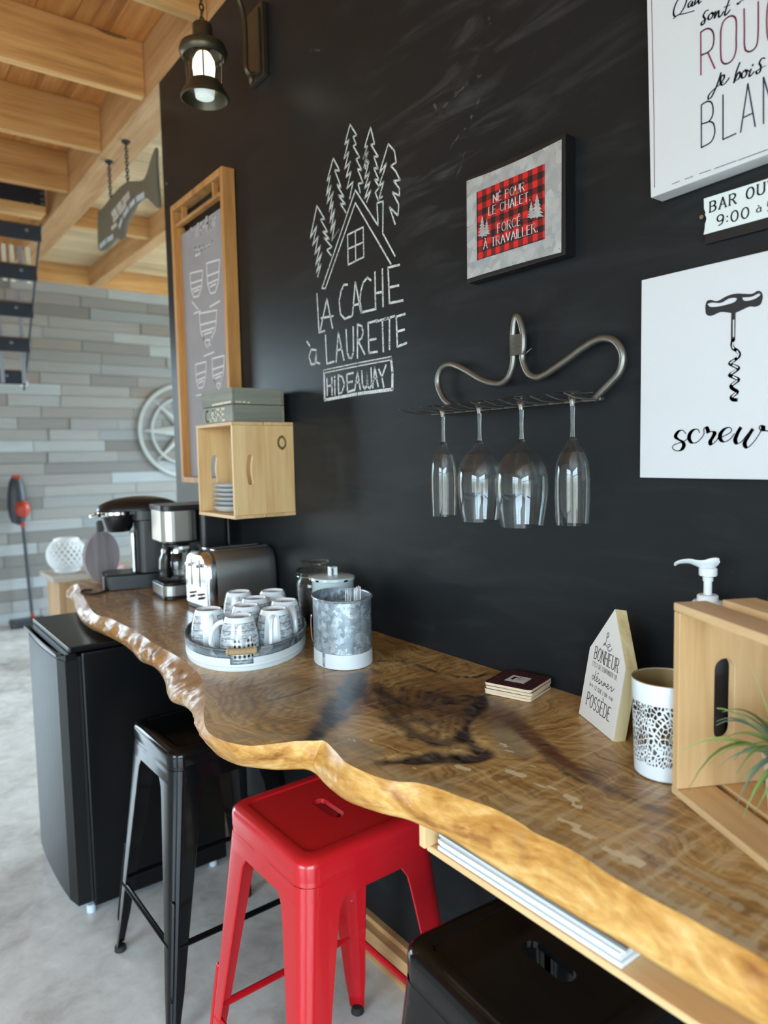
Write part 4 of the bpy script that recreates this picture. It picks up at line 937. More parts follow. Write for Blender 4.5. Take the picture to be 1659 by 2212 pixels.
MB().add([(x, y, .0002) for x, y in R6], [(0, 1, 2, 3)], False, WF(-.0306)).build('plaid_print', M_plaid('poster_plaid', .0246, .0246, sc(206, 36, 34), sc(112, 26, 32), oy=.004, oz=.004), pp)
M_lt = plain('pale_grey_print', sc(206, 210, 212), .5)
def text_px(name, par, mat, s, lb, rb, hpx, fn, x0, w0, w1, serif, track=.16):
    ln, wd = text_lines(s, track, serif); a, c = Vector(fn(*lb)), Vector(fn(*rb)); hgt = abs(fn(lb[0], lb[1]-hpx)[1] - a.y); dx = (c-a)/wd
    return decal(name, par, mat, [[(a.x + dx.x*p, a.y + dx.y*p + q*hgt) for p, q in l] for l in ln], lambda x, y: (x, y), w0, w1, M=WF(x0))
for s_, lb, rb, h in (('NÉ POUR', (478, 985), (848, 838), 95), ('LE CHALET.', (425, 1140), (915, 955), 100), ('FORCÉ', (530, 1345), (803, 1250), 105), ('À TRAVAILLER.', (362, 1540), (1005, 1330), 100)):
    text_px('lettering', pp, M_lt, s_, lb, rb, h, Z6, -.0309, .0008, .0022, True, .2)
def fir(cx, base, h, w_, n_=6):
    L_, R_ = [], []
    for i in range(n_):
        y0 = base - h + h*.93*i/n_; y1 = base - h + h*.93*(i+1)/n_
        ww = w_*(i+1)/n_/2
        R_ += [(cx+ww*.35, y0+(y1-y0)*.15), (cx+ww, y1)] if i else [(cx, base-h), (cx+ww, y1)]
        L_ = [(cx-ww, y1), (cx-ww*.35, y0+(y1-y0)*.15)] + L_ if i else [(cx-ww, y1)]
    return R_ + [(cx+w_*.06, base-h*.06), (cx+w_*.05, base), (cx-w_*.05, base), (cx-w_*.06, base-h*.06)] + L_
for q_, (cx, by, h, w_) in enumerate(((345, 1400, 260, 120), (398, 1370, 195, 90), (1000, 1170, 290, 170), (930, 1178, 210, 115))):
    P_ = [Z6(x, y) for x, y in fir(cx, by, h, w_)]; vs, fs = plate([P_], .0001); MB().add(vs, fs, False, WF(-.0310 - .0001*(q_ % 2))).build('fir_tree_print', M_galvS, pp)
tk = MB()
for (X, Y) in ((1255, 262), (1268, 1530), (183, 1862), (175, 745), (708, 1700), (1255, 860), (170, 1280)):
    x, y = Z6(X, Y); tk.cyl(.0012, 0, .0006, 8, WF(-.0306) @ Matrix.Translation((x, y, 0)))
tk.build('tack', M_bolt, pp)

# corkscrew canvas
M_canvas = plain('white_canvas', sc(206, 209, 213), .75, bump=.2, bs=900)
Ls = (0, .555, 1.5125)
cs = thing('corkscrew_canvas', 'square white canvas printed with a black corkscrew and script lettering', 'picture', Ls)
MB().box(-.0175, -.001, -.1665, .1665, -.1665, .1665, b=.0015).build('canvas', M_canvas, cs)
Z8 = zm(1340, 520, 3.815, -.0178, Ls)
def fill(name, par, mat, loops, fn, x0):
    vs, fs = plate([[fn(*p) for p in lp] for lp in loops], .0001); return MB().add(vs, fs, False, WF(x0)).build(name, mat, par)
cl_ = lambda pts, n_=4: crom(pts + [pts[0]], n_)[:-1]
fill('corkscrew_print', cs, M_print, [cl_([(700,540),(712,500),(745,487),(800,497),(880,455),(960,435),(1080,438),(1130,413),(1165,425),(1174,470),(1155,525),(1110,545),(1060,545),(960,590),(915,595),(830,588),(770,612),(735,620),(705,600)]),
     cl_([(718,522),(755,510),(830,512),(900,475),(958,474),(940,505),(870,528),(800,543),(740,544)]), cl_([(1005,468),(1080,462),(1140,435),(1152,448),(1110,478),(1050,495),(1015,490)])], Z8, -.0178)
s1 = decal('corkscrew_shaft_print', cs, M_print, [[(933,590),(931,700),(930,815)]], Z8, .0066, M=WF(-.0178))
coil = [(930,815),(922,850),(930,885),(960,905),(980,930),(975,955),(940,985),(903,1010),(935,1030),(975,1050),(940,1080),(902,1108),(935,1125),(975,1145),(945,1170),(912,1200),(935,1225),(965,1245),(940,1270),(915,1292),(930,1310),(960,1312)]
decal('corkscrew_coil_print', cs, M_print, [crom(coil, 3)], Z8, .0052, M=WF(-.0178))
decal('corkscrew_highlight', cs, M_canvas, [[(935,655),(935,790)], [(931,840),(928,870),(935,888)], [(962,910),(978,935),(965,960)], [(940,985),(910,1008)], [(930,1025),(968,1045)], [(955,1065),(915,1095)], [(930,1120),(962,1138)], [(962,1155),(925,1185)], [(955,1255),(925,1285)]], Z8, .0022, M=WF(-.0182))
scr_ = [[(540,1590),(515,1562),(480,1572),(456,1610),(475,1635),(510,1655),(525,1685),(505,1722),(465,1732),(432,1712),(440,1685),(480,1668),(530,1650),(565,1620)],
 [(655,1582),(640,1555),(605,1558),(575,1590),(568,1630),(590,1665),(630,1662),(670,1625),(692,1590)], [(692,1590),(690,1550),(710,1538),(722,1560),(725,1578),(750,1572),(778,1582),(765,1615),(742,1655),(752,1680),(790,1650),(810,1620)],
 [(800,1635),(850,1612),(905,1582),(918,1555),(895,1538),(855,1555),(825,1595),(828,1640),(860,1658),(905,1635),(940,1590)], [(992,1542),(965,1590),(948,1640),(962,1672),(1000,1655),(1045,1600),(1088,1556)],
 [(1090,1556),(1055,1610),(1025,1670),(1045,1706),(1090,1670),(1135,1610),(1158,1565),(1145,1545),(1155,1525),(1178,1535),(1180,1560),(1217,1568)]]
decal('script_lettering', cs, M_print, [crom(p, 4) for p in scr_], Z8, .0014, .0062, mode='d', M=WF(-.0178))
ln, wd = text_lines('IT', .3)                                         # rest of the slogan, beyond the picture's edge
decal('lettering', cs, M_print, [[(.075+p*.028, -.094+q*.03) for p, q in l] for l in ln], lambda x, y: (x, y), .003, M=WF(-.0178))

# large slogan canvas, hung slightly crooked
Lb = (0, .694, 1.802)
bc = thing('large_slogan_canvas', 'large white canvas with crimson and navy French wine lettering, hung high at the top right', 'picture', Lb)
bc.rotation_euler = (-radians(1.9), 0, 0)
MB().box(-.0355, -.002, -.46, .0, .0, .60, b=.0015).build('canvas', M_canvas, bc)
Rb = Matrix.Rotation(-radians(1.9), 4, 'X').inverted()
def Z7(X, Y):
    p = hit(1300 + X/3.95, Y/3.95, 0, -.0358); q = Rb @ (p - Vector(Lb)); return (-q.y, q.z)
M_crim = plain('crimson_print', sc(132, 44, 78), .6); M_nav = plain('navy_print', sc(36, 44, 66), .6)
decal('crimson_lettering', bc, M_crim, [[(847,640),(845,275)], crom([(845,275),(890,247),(930,250),(952,285),(957,345),(942,408),(905,447),(850,470)], 4), [(905,447),(965,585)],
  crom([(1015,270),(1035,190),(1085,142),(1130,142),(1148,190),(1147,320),(1145,430),(1115,510),(1065,545),(1025,525),(1015,440),(1015,270)], 4), crom([(1215,75),(1217,250),(1219,400),(1245,440),(1290,428),(1325,375),(1335,250),(1335,15)], 4),
  crom([(1480,0),(1440,-20),(1415,60),(1408,200),(1420,330),(1460,340),(1500,290)], 4), [(1500,290),(1500,170),(1460,185)]], Z7, .0023, M=WF(-.0357))
decal('crimson_rule', bc, M_crim, [[(425,0),(445,1000),(450,1600)]], Z7, .0011, M=WF(-.0357))
decal('navy_rule', bc, M_nav, [[(600,1572),(665,1545)], [(710,1530),(780,1503)], [(835,1482),(930,1450)], [(960,1440),(1150,1372)], [(1165,1368),(1418,1275)]], Z7, .0010, M=WF(-.0357))
decal('navy_lettering', bc, M_nav, [[(850,895),(850,1260)], crom([(850,895),(900,866),(935,875),(950,920),(945,985),(912,1037),(850,1058)], 4), crom([(912,1037),(950,1050),(965,1110),(955,1170),(925,1218),(850,1260)], 4),
  [(1035,810),(1035,1190),(1145,1140)], [(1185,1130),(1247,715),(1310,1080)], [(1210,1003),(1290,965)], [(1380,1055),(1380,660),(1470,960),(1470,590)], crom([(1640,600),(1590,520),(1550,620),(1545,780),(1570,880),(1640,850)], 4)], Z7, .0021, M=WF(-.0357))
nvs = [[(1017,622),(1000,680),(965,770),(935,830),(910,845),(915,810),(960,760),(1010,720),(1040,700)], [(1010,712),(1040,675),(1045,645),(1025,645),(1012,690),(1022,725),(1050,715),(1088,665)],
 [(1178,535),(1150,610),(1128,705),(1150,650),(1172,615),(1182,640),(1165,675),(1138,690)], [(1222,598),(1198,625),(1195,660),(1215,662),(1238,625),(1225,598),(1260,608)], [(1275,590),(1258,640),(1268,650),(1300,612)], [(1287,552),(1290,560)],
 [(1392,497),(1365,500),(1345,540),(1358,565),(1350,610),(1328,630),(1318,612),(1345,590),(1400,560)],
 [(910,88),(888,95),(866,135),(880,160),(876,195),(856,215),(850,195),(880,170),(915,150)], [(935,110),(912,135),(912,165),(930,162),(950,128),(938,108),(968,116)], [(972,98),(962,155),(985,108),(998,95),(998,140),(1012,142),(1040,100)], [(1088,0),(1060,80),(1050,125),(1065,125),(1095,85)], [(1045,62),(1095,42)],
 [(1158,28),(1165,35),(1185,10)], [(1195,8),(1210,2)], [(660,-20),(625,50),(612,110),(625,140),(665,120),(705,60),(725,0),(730,-40)], [(612,160),(650,128),(700,118),(790,92)], [(765,5),(742,30),(738,58),(755,55),(775,15),(770,50),(790,45)], [(800,0),(792,40),(812,20),(825,0),(830,30),(850,10)]]
for q_ in (nvs[:2], nvs[2:7], nvs[7:12], nvs[12:14], nvs[14:]): decal('navy_script', bc, M_nav, [crom(p, 4) if len(p) > 2 else p for p in q_], Z7, .0010, .0028, mode='v', M=WF(-.0357))

# opening hours sign
Lo = (0, .610, 1.718)
sg = thing('opening_hours_sign', 'narrow black sign with a torn white label reading bar opening hours, below the large canvas', 'sign', Lo)
MB().box(-.007, -.0005, -.34, .006, -.004, .064, b=.001).build('backing', M_frameblk, sg)
Zo = zm(1300, 0, 3.95, -.0075, Lo)
edge = [(870,1695),(872,1780),(885,1815),(880,1830),(893,1860),(888,1890),(880,1910),(878,1950),(868,2003)]
p1_ = [Zo(*p) for p in edge]; lab = p1_ + [(.335, p1_[-1][1]+.001), (.335, p1_[0][1])]
vs, fs = plate([lab], .0004); MB().add(vs, fs, False, WF(-.0073)).build('label', plain('torn_white_label', sc(214, 222, 222), .5, var=.05), sg)
M_ink = plain('black_ink', sc(24, 26, 28), .6)
text_px('lettering', sg, M_ink, 'BAR OUVERT', (925, 1812), (1760, 1520), 88, Zo, -.0076, .0015, .0026, True, .34)
text_px('lettering', sg, M_ink, '9:00', (985, 1930), (1253, 1855), 88, Zo, -.0076, .0015, .0024, False, .3)
text_px('lettering', sg, M_ink, 'à', (1322, 1815), (1360, 1803), 62, Zo, -.0076, .0012, .0018, False)
text_px('lettering', sg, M_ink, '5:00', (1415, 1808), (1680, 1735), 88, Zo, -.0076, .0015, .0024, False, .3)
x, y = Zo(853, 1853); MB().cyl(.0032, 0, .002, 14, WF(-.007) @ Matrix.Translation((x, y, 0))).build('rivet', plain('brass_rivet', sc(150, 130, 108), .4, .6), sg)

# rake-head glass rack
M_iron = plain('worn_dark_steel', sc(132, 131, 126), .34, .85, var=.25, vs=30, bump=.15, bs=90)
Lr = (0, 1.03, 1.56)
rk = thing('rake_head_rack', 'old bow rake head fixed to the black wall as a stemware rack', 'rack', Lr)
def Z5(X, Y, x0=-.018):
    p = hit(880 + X/3.318, 660 + Y/3.318, 0, x0); return Vector((x0, p.y-Lr[1], p.z-Lr[2]))
bow1 = [(320,718),(270,680),(235,620),(218,560),(222,500),(250,445),(300,420),(350,430),(430,470),(520,525),(600,555),(670,558),(720,520),(750,450),(762,370),(760,300),(758,210),(765,130),(780,80)]
bow2 = [(780,80),(800,90),(820,150),(832,220),(832,300),(825,370),(838,430),(870,490),(920,515),(970,505),(1050,455),(1150,385),(1250,310),(1340,255),(1410,235),(1480,250),(1530,310),(1545,390),(1520,480),(1460,550),(1400,610),(1340,675)]
pts = [Z5(*p) for p in crom(bow1[:-1] + bow2, 4)]
MB().tube(pts, .0068, 12).build('bow', M_iron, rk)
wm = MB()
for k in range(17):
    yv = 215 + k*8.8; a, c = Z5(738, yv), Z5(848, yv-2)
    cy_, r_ = (a+c)/2, (a-c).length/2
    wm.tube([(cy_.x + .0085*sin(q*pi/8), cy_.y + r_*cos(q*pi/8), cy_.z + (.0006*cos(q*pi/8))) for q in range(16)], .0012, 5, closed=True)
c = Z5(848, 345); d_ = Z5(905, 312); wm.tube([c, (c+d_)/2 + Vector((-.004, 0, 0)), d_ + Vector((-.006, 0, .001))], .0008, 5)
wm.build('binding_wire', M_iron, rk)
zb = -.0735
MB().box(-.024, -.012, -.232, .240, zb-.003, zb+.003, b=.001).build('bar', M_iron, rk)
for k in range(13):
    y = -.228 + k*.0385
    MB().tube([(-.018, y, zb), (-.05, y+.002, zb-.001), (-.085, y+.004, zb+.001), (-.112, y+.006, zb+.008)], [.0032, .0029, .0025, .0015], 8, flat=.7).build('tine', M_iron, rk)
# stemware
def M_glassf():
    m = bpy.data.materials.new('clear_glass'); m.use_nodes = True; t = m.node_tree; t.nodes.clear()
    o = N(t, 'ShaderNodeOutputMaterial'); g = N(t, 'ShaderNodeBsdfGlass', Roughness=0.0, IOR=1.45); g.inputs['Color'].default_value = (.98, .99, .99, 1)
    tr_ = N(t, 'ShaderNodeBsdfTransparent'); tr_.inputs[0].default_value = (.97, .98, .98, 1); mx = N(t, 'ShaderNodeMixShader'); mx.inputs[0].default_value = .35
    L(t, g.outputs[0], mx.inputs[1]); L(t, tr_.outputs[0], mx.inputs[2]); L(t, mx.outputs[0], o.inputs[0]); return m
M_glass = M_glassf()
def M_thinf():
    m = bpy.data.materials.new('thin_clear_glass'); m.use_nodes = True; t = m.node_tree; t.nodes.clear()
    o = N(t, 'ShaderNodeOutputMaterial'); tr_ = N(t, 'ShaderNodeBsdfTransparent'); tr_.inputs[0].default_value = (.975, .985, .985, 1)
    g = N(t, 'ShaderNodeBsdfGlossy', Roughness=0.0); lw = N(t, 'ShaderNodeLayerWeight', Blend=.5); fv = MA(t, 'MULTIPLY_ADD', MA(t, 'POWER', lw.outputs['Facing'], 4.0), .80, .035); mx = N(t, 'ShaderNodeMixShader')
    L(t, fv, mx.inputs[0]); L(t, tr_.outputs[0], mx.inputs[1]); L(t, g.outputs[0], mx.inputs[2]); L(t, mx.outputs[0], o.inputs[0]); return m
M_thin = M_thinf(); M_foot = M_thin.copy(); M_foot.name = 'glass_foot'
for q_ in M_foot.node_tree.nodes:
    if q_.type == 'MATH' and q_.operation == 'POWER': q_.inputs[1].default_value = 2.0
    if q_.type == 'MATH' and q_.operation == 'MULTIPLY_ADD': q_.inputs[2].default_value = .30
def stem(label, name, cat, y, x, prof_o, wall, foot_r, H, ztop=1.4960):
    """profile from the foot (z=0, top) downwards; hung upside down"""
    t = thing(name, label, cat, (x, y, ztop), group='stemware hanging from the rake rack')
    n_ = 40
    f = MB().lathe([(0, .0035), (foot_r*.5, .0026), (foot_r-.002, .0018), (foot_r, .0006), (foot_r-.002, -.0006), (foot_r*.45, -.0016), (.011, -.0045), (.0055, -.012), (.0042, -.022)] , n_)
    f.build('foot', M_foot, t)
    s0 = .022; sl = .082
    MB().lathe([(.0042, -s0), (.0034, -s0-.02), (.0034, -s0-.04), (.0042, -s0-.055), (.0062, -sl+.004), (.0085, -sl), (.0, -sl-.002)], 20).build('stem', M_glass, t)
    o_ = [(.0085, -sl)] + [(r, -z) for r, z in prof_o]; i_ = [(max(r-wall, 0), z) for r, z in reversed(o_[1:])]
    i_ = i_[:-1] + [(0, o_[1][1]-.004)]
    MB().lathe(o_ + [(o_[-1][0]-wall*.5, o_[-1][1]-.0004)] + i_, 48).build('bowl', M_thin, t)
    return t
wine = lambda R, H: [(R*.34, .092), (R*.62, .104), (R*.86, .124), (R*.97, .146), (R, .166), (R*.97, .190), (R*.90, .215), (R*.80, H)]
flute = lambda R, H: [(R*.40, .092), (R*.72, .104), (R*.92, .124), (R, .150), (R, .180), (R*.97, .210), (R*.93, H)]
stem('champagne flute hanging at the left end of the rake rack', 'champagne_flute', 'glass', 1.170, -.070, flute(.0285, .238), .0011, .034, .238)
stem('wide-bowled wine glass hanging beside the left flute, second from the left', 'wine_glass', 'glass', 1.058, -.070, wine(.047, .242), .0012, .041, .242)
stem('largest wine glass, hanging below the wire-bound handle of the rake rack', 'wine_glass', 'glass', .942, -.072, wine(.0515, .245), .0012, .041, .245)
stem('champagne flute hanging alone at the right end of the rake rack', 'champagne_flute', 'glass', .823, -.070, flute(.0315, .234), .0011, .036, .234)

# wall lantern
M_bronze = plain('aged_bronze', sc(92, 86, 72), .36, .8, var=.25, vs=20)
LX, LY = -.190, 2.080
wlp = thing('wall_lantern', 'aged bronze wall lantern with a lit bulb hanging from a curved arm', 'lamp', (0, 2.08, 2.67))
B0 = (0, 2.08, 2.67)
bp_ = MB().box(-.018, -.0005, -.050, .050, -.11, .105, b=.003).build('back_plate', M_bronze, wlp)
MB().box(-.024, -.018, -.036, .036, -.096, .090, b=.002).build('plate_panel', M_bronze, bp_)
MB().lathe([(0, -.022), (.006, -.018), (.009, -.008), (.009, .0), (0, .004)], 14, Matrix.Translation((-.035, 0, -.103))).build('finial', M_bronze, bp_)
arm = crom([(-.022, 0, -.09), (-.040, 0, -.095), (-.052, 0, -.078), (-.050, 0, -.02), (-.052, 0, .05), (-.062, 0, .10), (-.090, 0, .145), (-.130, 0, .165), (-.168, 0, .150), (-.186, 0, .115), (-.190, 0, .095)], 4)
MB().tube(arm, .0075, 10).build('arm', M_bronze, wlp)
ch = MB(); zc = .098
for k in range(5):
    fl = k % 2; z = .088 - k*.019
    ch.tube([(-.19 + (0 if fl else .006)*cos(q*pi/6), (.006 if fl else 0)*cos(q*pi/6), z+.013*sin(q*pi/6)) for q in range(12)], .0022, 6, closed=True)
ch.build('chain', M_bronze, wlp)
T_ = Matrix.Translation((LX, 0, 0))
MB().lathe([(0, .006), (.012, .005), (.027, .0), (.029, -.004), (.029, -.045), (.034, -.050)], 32, T_).build('cap', M_bronze, wlp)
MB().lathe([(.030, -.048), (.050, -.052), (.066, -.062), (.0705, -.076), (.067, -.088), (.060, -.094), (.056, -.090), (.058, -.078), (.046, -.066), (.028, -.060)], 40, T_).build('canopy', M_bronze, wlp)
MB().lathe([(.046, -.168), (.050, -.166), (.053, -.172), (.056, -.180), (.064, -.192), (.0705, -.204), (.0715, -.210), (.067, -.212), (.060, -.198), (.051, -.184), (.046, -.176), (.046, -.168)], 40, T_).build('lower_ring', M_bronze, wlp)
for k in range(4):
    a = pi/4 + k*pi/2 + .35; x, y = .0545*cos(a), .0545*sin(a)
    MB().tube([(LX+x, y, -.085), (LX+x*.93, y*.93, -.172)], .0024, 6).build('cage_rod', M_bronze, wlp)
MB().lathe([(.0455, -.080), (.0455, -.176), (.0445, -.176), (.0445, -.080), (.0455, -.080)], 36, T_).build('glass_cylinder', M_thin, wlp)
mb_, t, b = NT('lit_bulb'); b.inputs['Base Color'].default_value = (1, .96, .85, 1); b.inputs['Emission Color'].default_value = (1.0, .93, .72, 1); b.inputs['Emission Strength'].default_value = 1.6
MB().lathe([(0, -.077), (.014, -.077), (.022, -.085), (.031, -.102), (.033, -.122), (.030, -.145), (.029, -.165), (.027, -.180), (.0, -.182)], 28, T_).build('bulb', mb_, wlp)
MB().cyl(.019, -.080, -.050, 20, T_).build('socket', plain('brass_socket', sc(150, 136, 90), .4, .7), wlp)
MB().lathe([(.030, -.183), (.027, -.206), (.0, -.208), (0, -.206), (.0255, -.204), (.0285, -.183), (.030, -.183)], 28, T_).build('bulb_diffuser', plain('opal_plastic', sc(214, 232, 228), .4, emis=(.9, 1, .95), es=.35), wlp)

# café menu board
Lm = (0, 2.53, 1.30)
mn = thing('menu_board', 'tall grey chalk menu board in an orange-brown pine frame on the black wall', 'menu board', Lm)
M_pf = wood('varnished_pine_frame', sc(146, 92, 46), sc(188, 134, 76), sc(208, 160, 100), 'z', 1.0, .5, rnd=.08, knots=2.0)
hw = .240
for y0, y1 in ((-hw, -hw+.022), (hw-.022, hw)): MB().box(-.048, -.002, y0, y1, 0, 1.068, b=.002).build('stile', M_pf, mn)
for z0, z1 in ((0, .022), (1.046, 1.068)): MB().box(-.048, -.002, -hw+.0225, hw-.0225, z0, z1, b=.002).build('rail', M_pf, mn)
MB().box(-.040, -.020, -hw+.0225, hw-.0225, .985, .997, b=.001).build('inner_rail', M_pf, mn)
for y0 in (-.150, .138): MB().box(-.040, -.020, y0, y0+.012, .9975, 1.0455, b=.001).build('inner_stile', M_pf, mn)
for y0, y1 in ((-.217, -.200), (.200, .217)): MB().box(-.030, -.006, y0, y1, .0225, .984, b=.001).build('inner_stile', M_pf, mn)
M_slate = plain('grey_chalk_panel', sc(156, 152, 156), .8, var=.18, vs=6)
MB().box(-.024, -.012, -.199, .199, .023, .955).build('panel', M_slate, mn)
Z3 = zm(350, 350, 2.765, -.0246, Lm)
M_mc = plain('menu_chalk', sc(226, 226, 228), .9)
cup = lambda cx, cy, w_, h: [[(cx-w_/2, cy-h/2), (cx-w_*.42, cy+h*.15), (cx-w_*.2, cy+h*.45), (cx+w_*.18, cy+h*.40), (cx+w_*.42, cy+h*.05), (cx+w_/2, cy-h*.62), (cx-w_/2, cy-h/2)], [(cx-w_*.42, cy-h*.1), (cx+w_*.42, cy-h*.24)], [(cx-w_*.36, cy+h*.14), (cx+w_*.36, cy)], [(cx-w_*.22, cy+h*.24), (cx+w_*.22, cy+h*.14)]]
mlines = cup(205, 740, 75, 150) + cup(305, 700, 78, 190) + cup(275, 990, 105, 170) + cup(232, 1285, 65, 150) + cup(335, 1255, 75, 160)
mlines += [[(190, 905), (230, 890)], [(285, 865), (345, 830)], [(250, 1160), (310, 1135)], [(205, 1395), (250, 1385)], [(180, 835), (215, 880)], [(245, 1045), (270, 1110), (295, 1045)], [(310, 1300), (340, 1360), (360, 1290)], [(260, 1095), (290, 1090)]]
decal('cup_drawings', mn, M_mc, mlines, Z3, .0055, M=WF(-.0242))
text_px('menu_title', mn, M_mc, 'Café-Bar', (165, 478), (322, 375), 80, Z3, -.0242, .005, .005, False, .3)
decal('menu_subtitle', mn, M_mc, [crom([(192, 520), (200, 505), (212, 545), (222, 500), (232, 535), (245, 492), (256, 525), (268, 480), (282, 512), (295, 470), (303, 480)], 3), [(200, 560), (225, 545)]], Z3, .008, M=WF(-.0242))
del G['K']

# wall crate with slats
def crate(name, label, cat, loc, rz, dep, hgt, ln, ends_vertical, slats, hole):
    t = thing(name, label, cat, loc, rz)
    return t
wc = thing('wall_crate', 'small pale pine crate fixed to the black wall as a shelf', 'crate', (0, 2.08, 1.212))
def kidney(cx, cz, w_, h, bend=.006, n_=8):
    o_ = []
    for i in range(n_+1):
        a = pi*i/n_; o_.append((cx + w_/2*cos(a), cz + h/2-w_/2 + w_/2*sin(a)))
    for i in range(1, n_): q = i/n_; o_.append((cx - w_/2 + bend*sin(pi*q)*(-1), cz + (h/2-w_/2)*(1-2*q)))
    for i in range(n_+1):
        a = pi + pi*i/n_; o_.append((cx + w_/2*cos(a), cz - h/2+w_/2 + w_/2*sin(a)))
    for i in range(1, n_): q = i/n_; o_.append((cx + w_/2 - bend*sin(pi*q), cz + (h/2-w_/2)*(2*q-1)))
    return o_
mk, t, b = NT('knotty_pine'); 
M_knotty = wood('knotty_pine_end', sc(196, 154, 100), sc(220, 182, 128), sc(234, 204, 152), 'z', 1.0, .5, rnd=.06)
def add_knot(m, c, r):
    t = m.node_tree; b = t.nodes['Principled BSDF']; src = b.inputs['Base Color'].links[0].from_socket
    tcn = N(t, 'ShaderNodeTexCoord'); mp = N(t, 'ShaderNodeMapping'); mp.inputs['Location'].default_value = tuple(-q for q in c); L(t, tcn.outputs['Object'], mp.inputs[0])
    m2 = N(t, 'ShaderNodeVectorMath', _operation='MULTIPLY'); L(t, mp.outputs[0], m2.inputs[0]); m2.inputs[1].default_value = (1/r, 0, .72/r)
    ln_ = N(t, 'ShaderNodeVectorMath', _operation='LENGTH'); L(t, m2.outputs[0], ln_.inputs[0]); nz_ = N(t, 'ShaderNodeTexNoise', Scale=90.0); L(t, tcn.outputs['Object'], nz_.inputs['Vector'])
    f = MA(t, 'ADD', ln_.outputs['Value'], MA(t, 'MULTIPLY', MA(t, 'SUBTRACT', nz_.outputs[0], .5), .35))
    k = RAMP(t, f, [(0, (.75, .75, .75)), (.25, (1, 1, 1)), (.5, (.9, .9, .9)), (.66, (.12, .09, .07)), (.86, (.2, .15, .12)), (.95, (1, 1, 1))])
    mx = N(t, 'ShaderNodeMix', _data_type='RGBA', _blend_type='MULTIPLY'); mx.inputs[0].default_value = 1.0; L(t, src, mx.inputs[6]); L(t, k, mx.inputs[7]); L(t, mx.outputs[2], b.inputs['Base Color'])
bpy.data.materials.remove(mk)
M_knot2 = M_knotty.copy(); add_knot(M_knot2, (-.042, -.13, .225), .017)
for y_ in (-.135, .1245):
    # two boards to each end, the front one with a hand hole
    MF = frameM((0, y_+.0105, 0), (1, 0, 0), (0, 0, 1))
    ho = kidney(-.150, .145, .018, .092, .005)
    vs, fs = plate([[(-.2045, .0105), (-.1010, .0105), (-.1010, .2770), (-.2045, .2770)], ho], .0105); 
    MB().add(vs, fs, False, frameM((0, y_+.00525, 0), (1, 0, 0), (0, 0, 1))).build('end_board', M_knotty, wc)
    MB().box(-.1002, -.001, y_, y_+.0105, .0105, .277, b=.0008).build('end_board', M_knot2 if y_ < 0 else M_knotty, wc)
for z0 in (0, .2775):
    for x0, x1 in ((-.206, -.104), (-.101, -.0005)): MB().box(x0, x1, -.1352, .1352, z0, z0+.010, b=.001).build('slat', M_pineY, wc)
for z0, z1 in ((.0105, .098), (.103, .185), (.190, .2765)): MB().box(-.0095, -.0005, -.1242, .1242, z0, z1, b=.001).build('back_slat', M_pineY, wc)
M_dish = plain('white_glazed_stoneware', sc(216, 222, 226), .2, coat=.3)
zz = 1.2225
for k in range(6):
    r = .066; h = .0135 if k else .020
    labs = ['white bowl at the bottom of the stack in the wall crate', 'white dish second from the bottom in the wall crate', 'white dish third from the bottom in the wall crate', 'white dish third from the top in the wall crate', 'white dish second from the top in the wall crate', 'white dish at the top of the stack in the wall crate']
    d = MB().lathe([(0, 0), (r*.55, 0), (r*.80, .004), (r, h-.0015), (r+.0012, h-.0003), (r-.002, h-.0006), (r*.78, .0065), (r*.5, .004), (0, .004)], 40).build('dish', M_dish)
    d.location = (-.128, 2.118, zz); tag(d, labs[k], 'dish', 'dishes stacked in the wall crate'); zz += h + .0004
# grey CAFE box on the wall crate
M_gw = wood('grey_stained_wood', sc(96, 98, 88), sc(126, 128, 116), sc(146, 148, 136), 'y', 1.0, .6, rnd=.12); M_gwx = wood('grey_stained_wood_x', sc(96, 98, 88), sc(122, 124, 112), sc(140, 142, 130), 'x', 1.0, .6, rnd=.12)
cf = thing('cafe_box', 'grey wooden box stencilled CAFE standing on the wall crate', 'box', (-.106, 2.065, 1.5))
for z0, z1 in ((.0005, .050), (.052, .100)):
    MB().box(-.092, -.084, -.112, .112, z0, z1, b=.001).build('side_board', M_gw, cf); MB().box(.072, .080, -.112, .112, z0, z1, b=.001).build('side_board', M_gw, cf)
    MB().box(-.0835, .0715, -.112, -.104, z0, z1, b=.001).build('end_board', M_gwx, cf); MB().box(-.0835, .0715, .104, .112, z0, z1, b=.001).build('end_board', M_gwx, cf)
MB().box(-.083, .071, -.1035, .1035, .0005, .006).build('bottom', M_gw, cf)
M_cream = plain('cream_stencil', sc(216, 210, 188), .7)
ln, wd = text_lines('CAFE', .22)
decal('stencil_lettering', cf, M_cream, [[(-.085+p*.050, .007+q*.034) for p, q in l] for l in ln], lambda x, y: (x, y), .0072, M=frameM((-.0922, 0, 0), (0, -1, 0), (0, 0, 1)))
decal('worn_white_streak', cf, M_cream, [[(-.03, .0565), (.05, .058)], [(.055, .058), (.105, .058)]], lambda x, y: (x, y), .006, M=frameM((-.0922, 0, 0), (0, -1, 0), (0, 0, 1)))
decal('worn_white_streak', cf, M_cream, [[(-.08, .058), (-.075, .058)], [(-.07, .058), (-.064, .058)], [(-.058, .058), (-.05, .058)], [(-.042, .057), (-.036, .057)]], lambda x, y: (x, y), .004, M=frameM((0, -.1122, 0), (1, 0, 0), (0, 0, 1)))
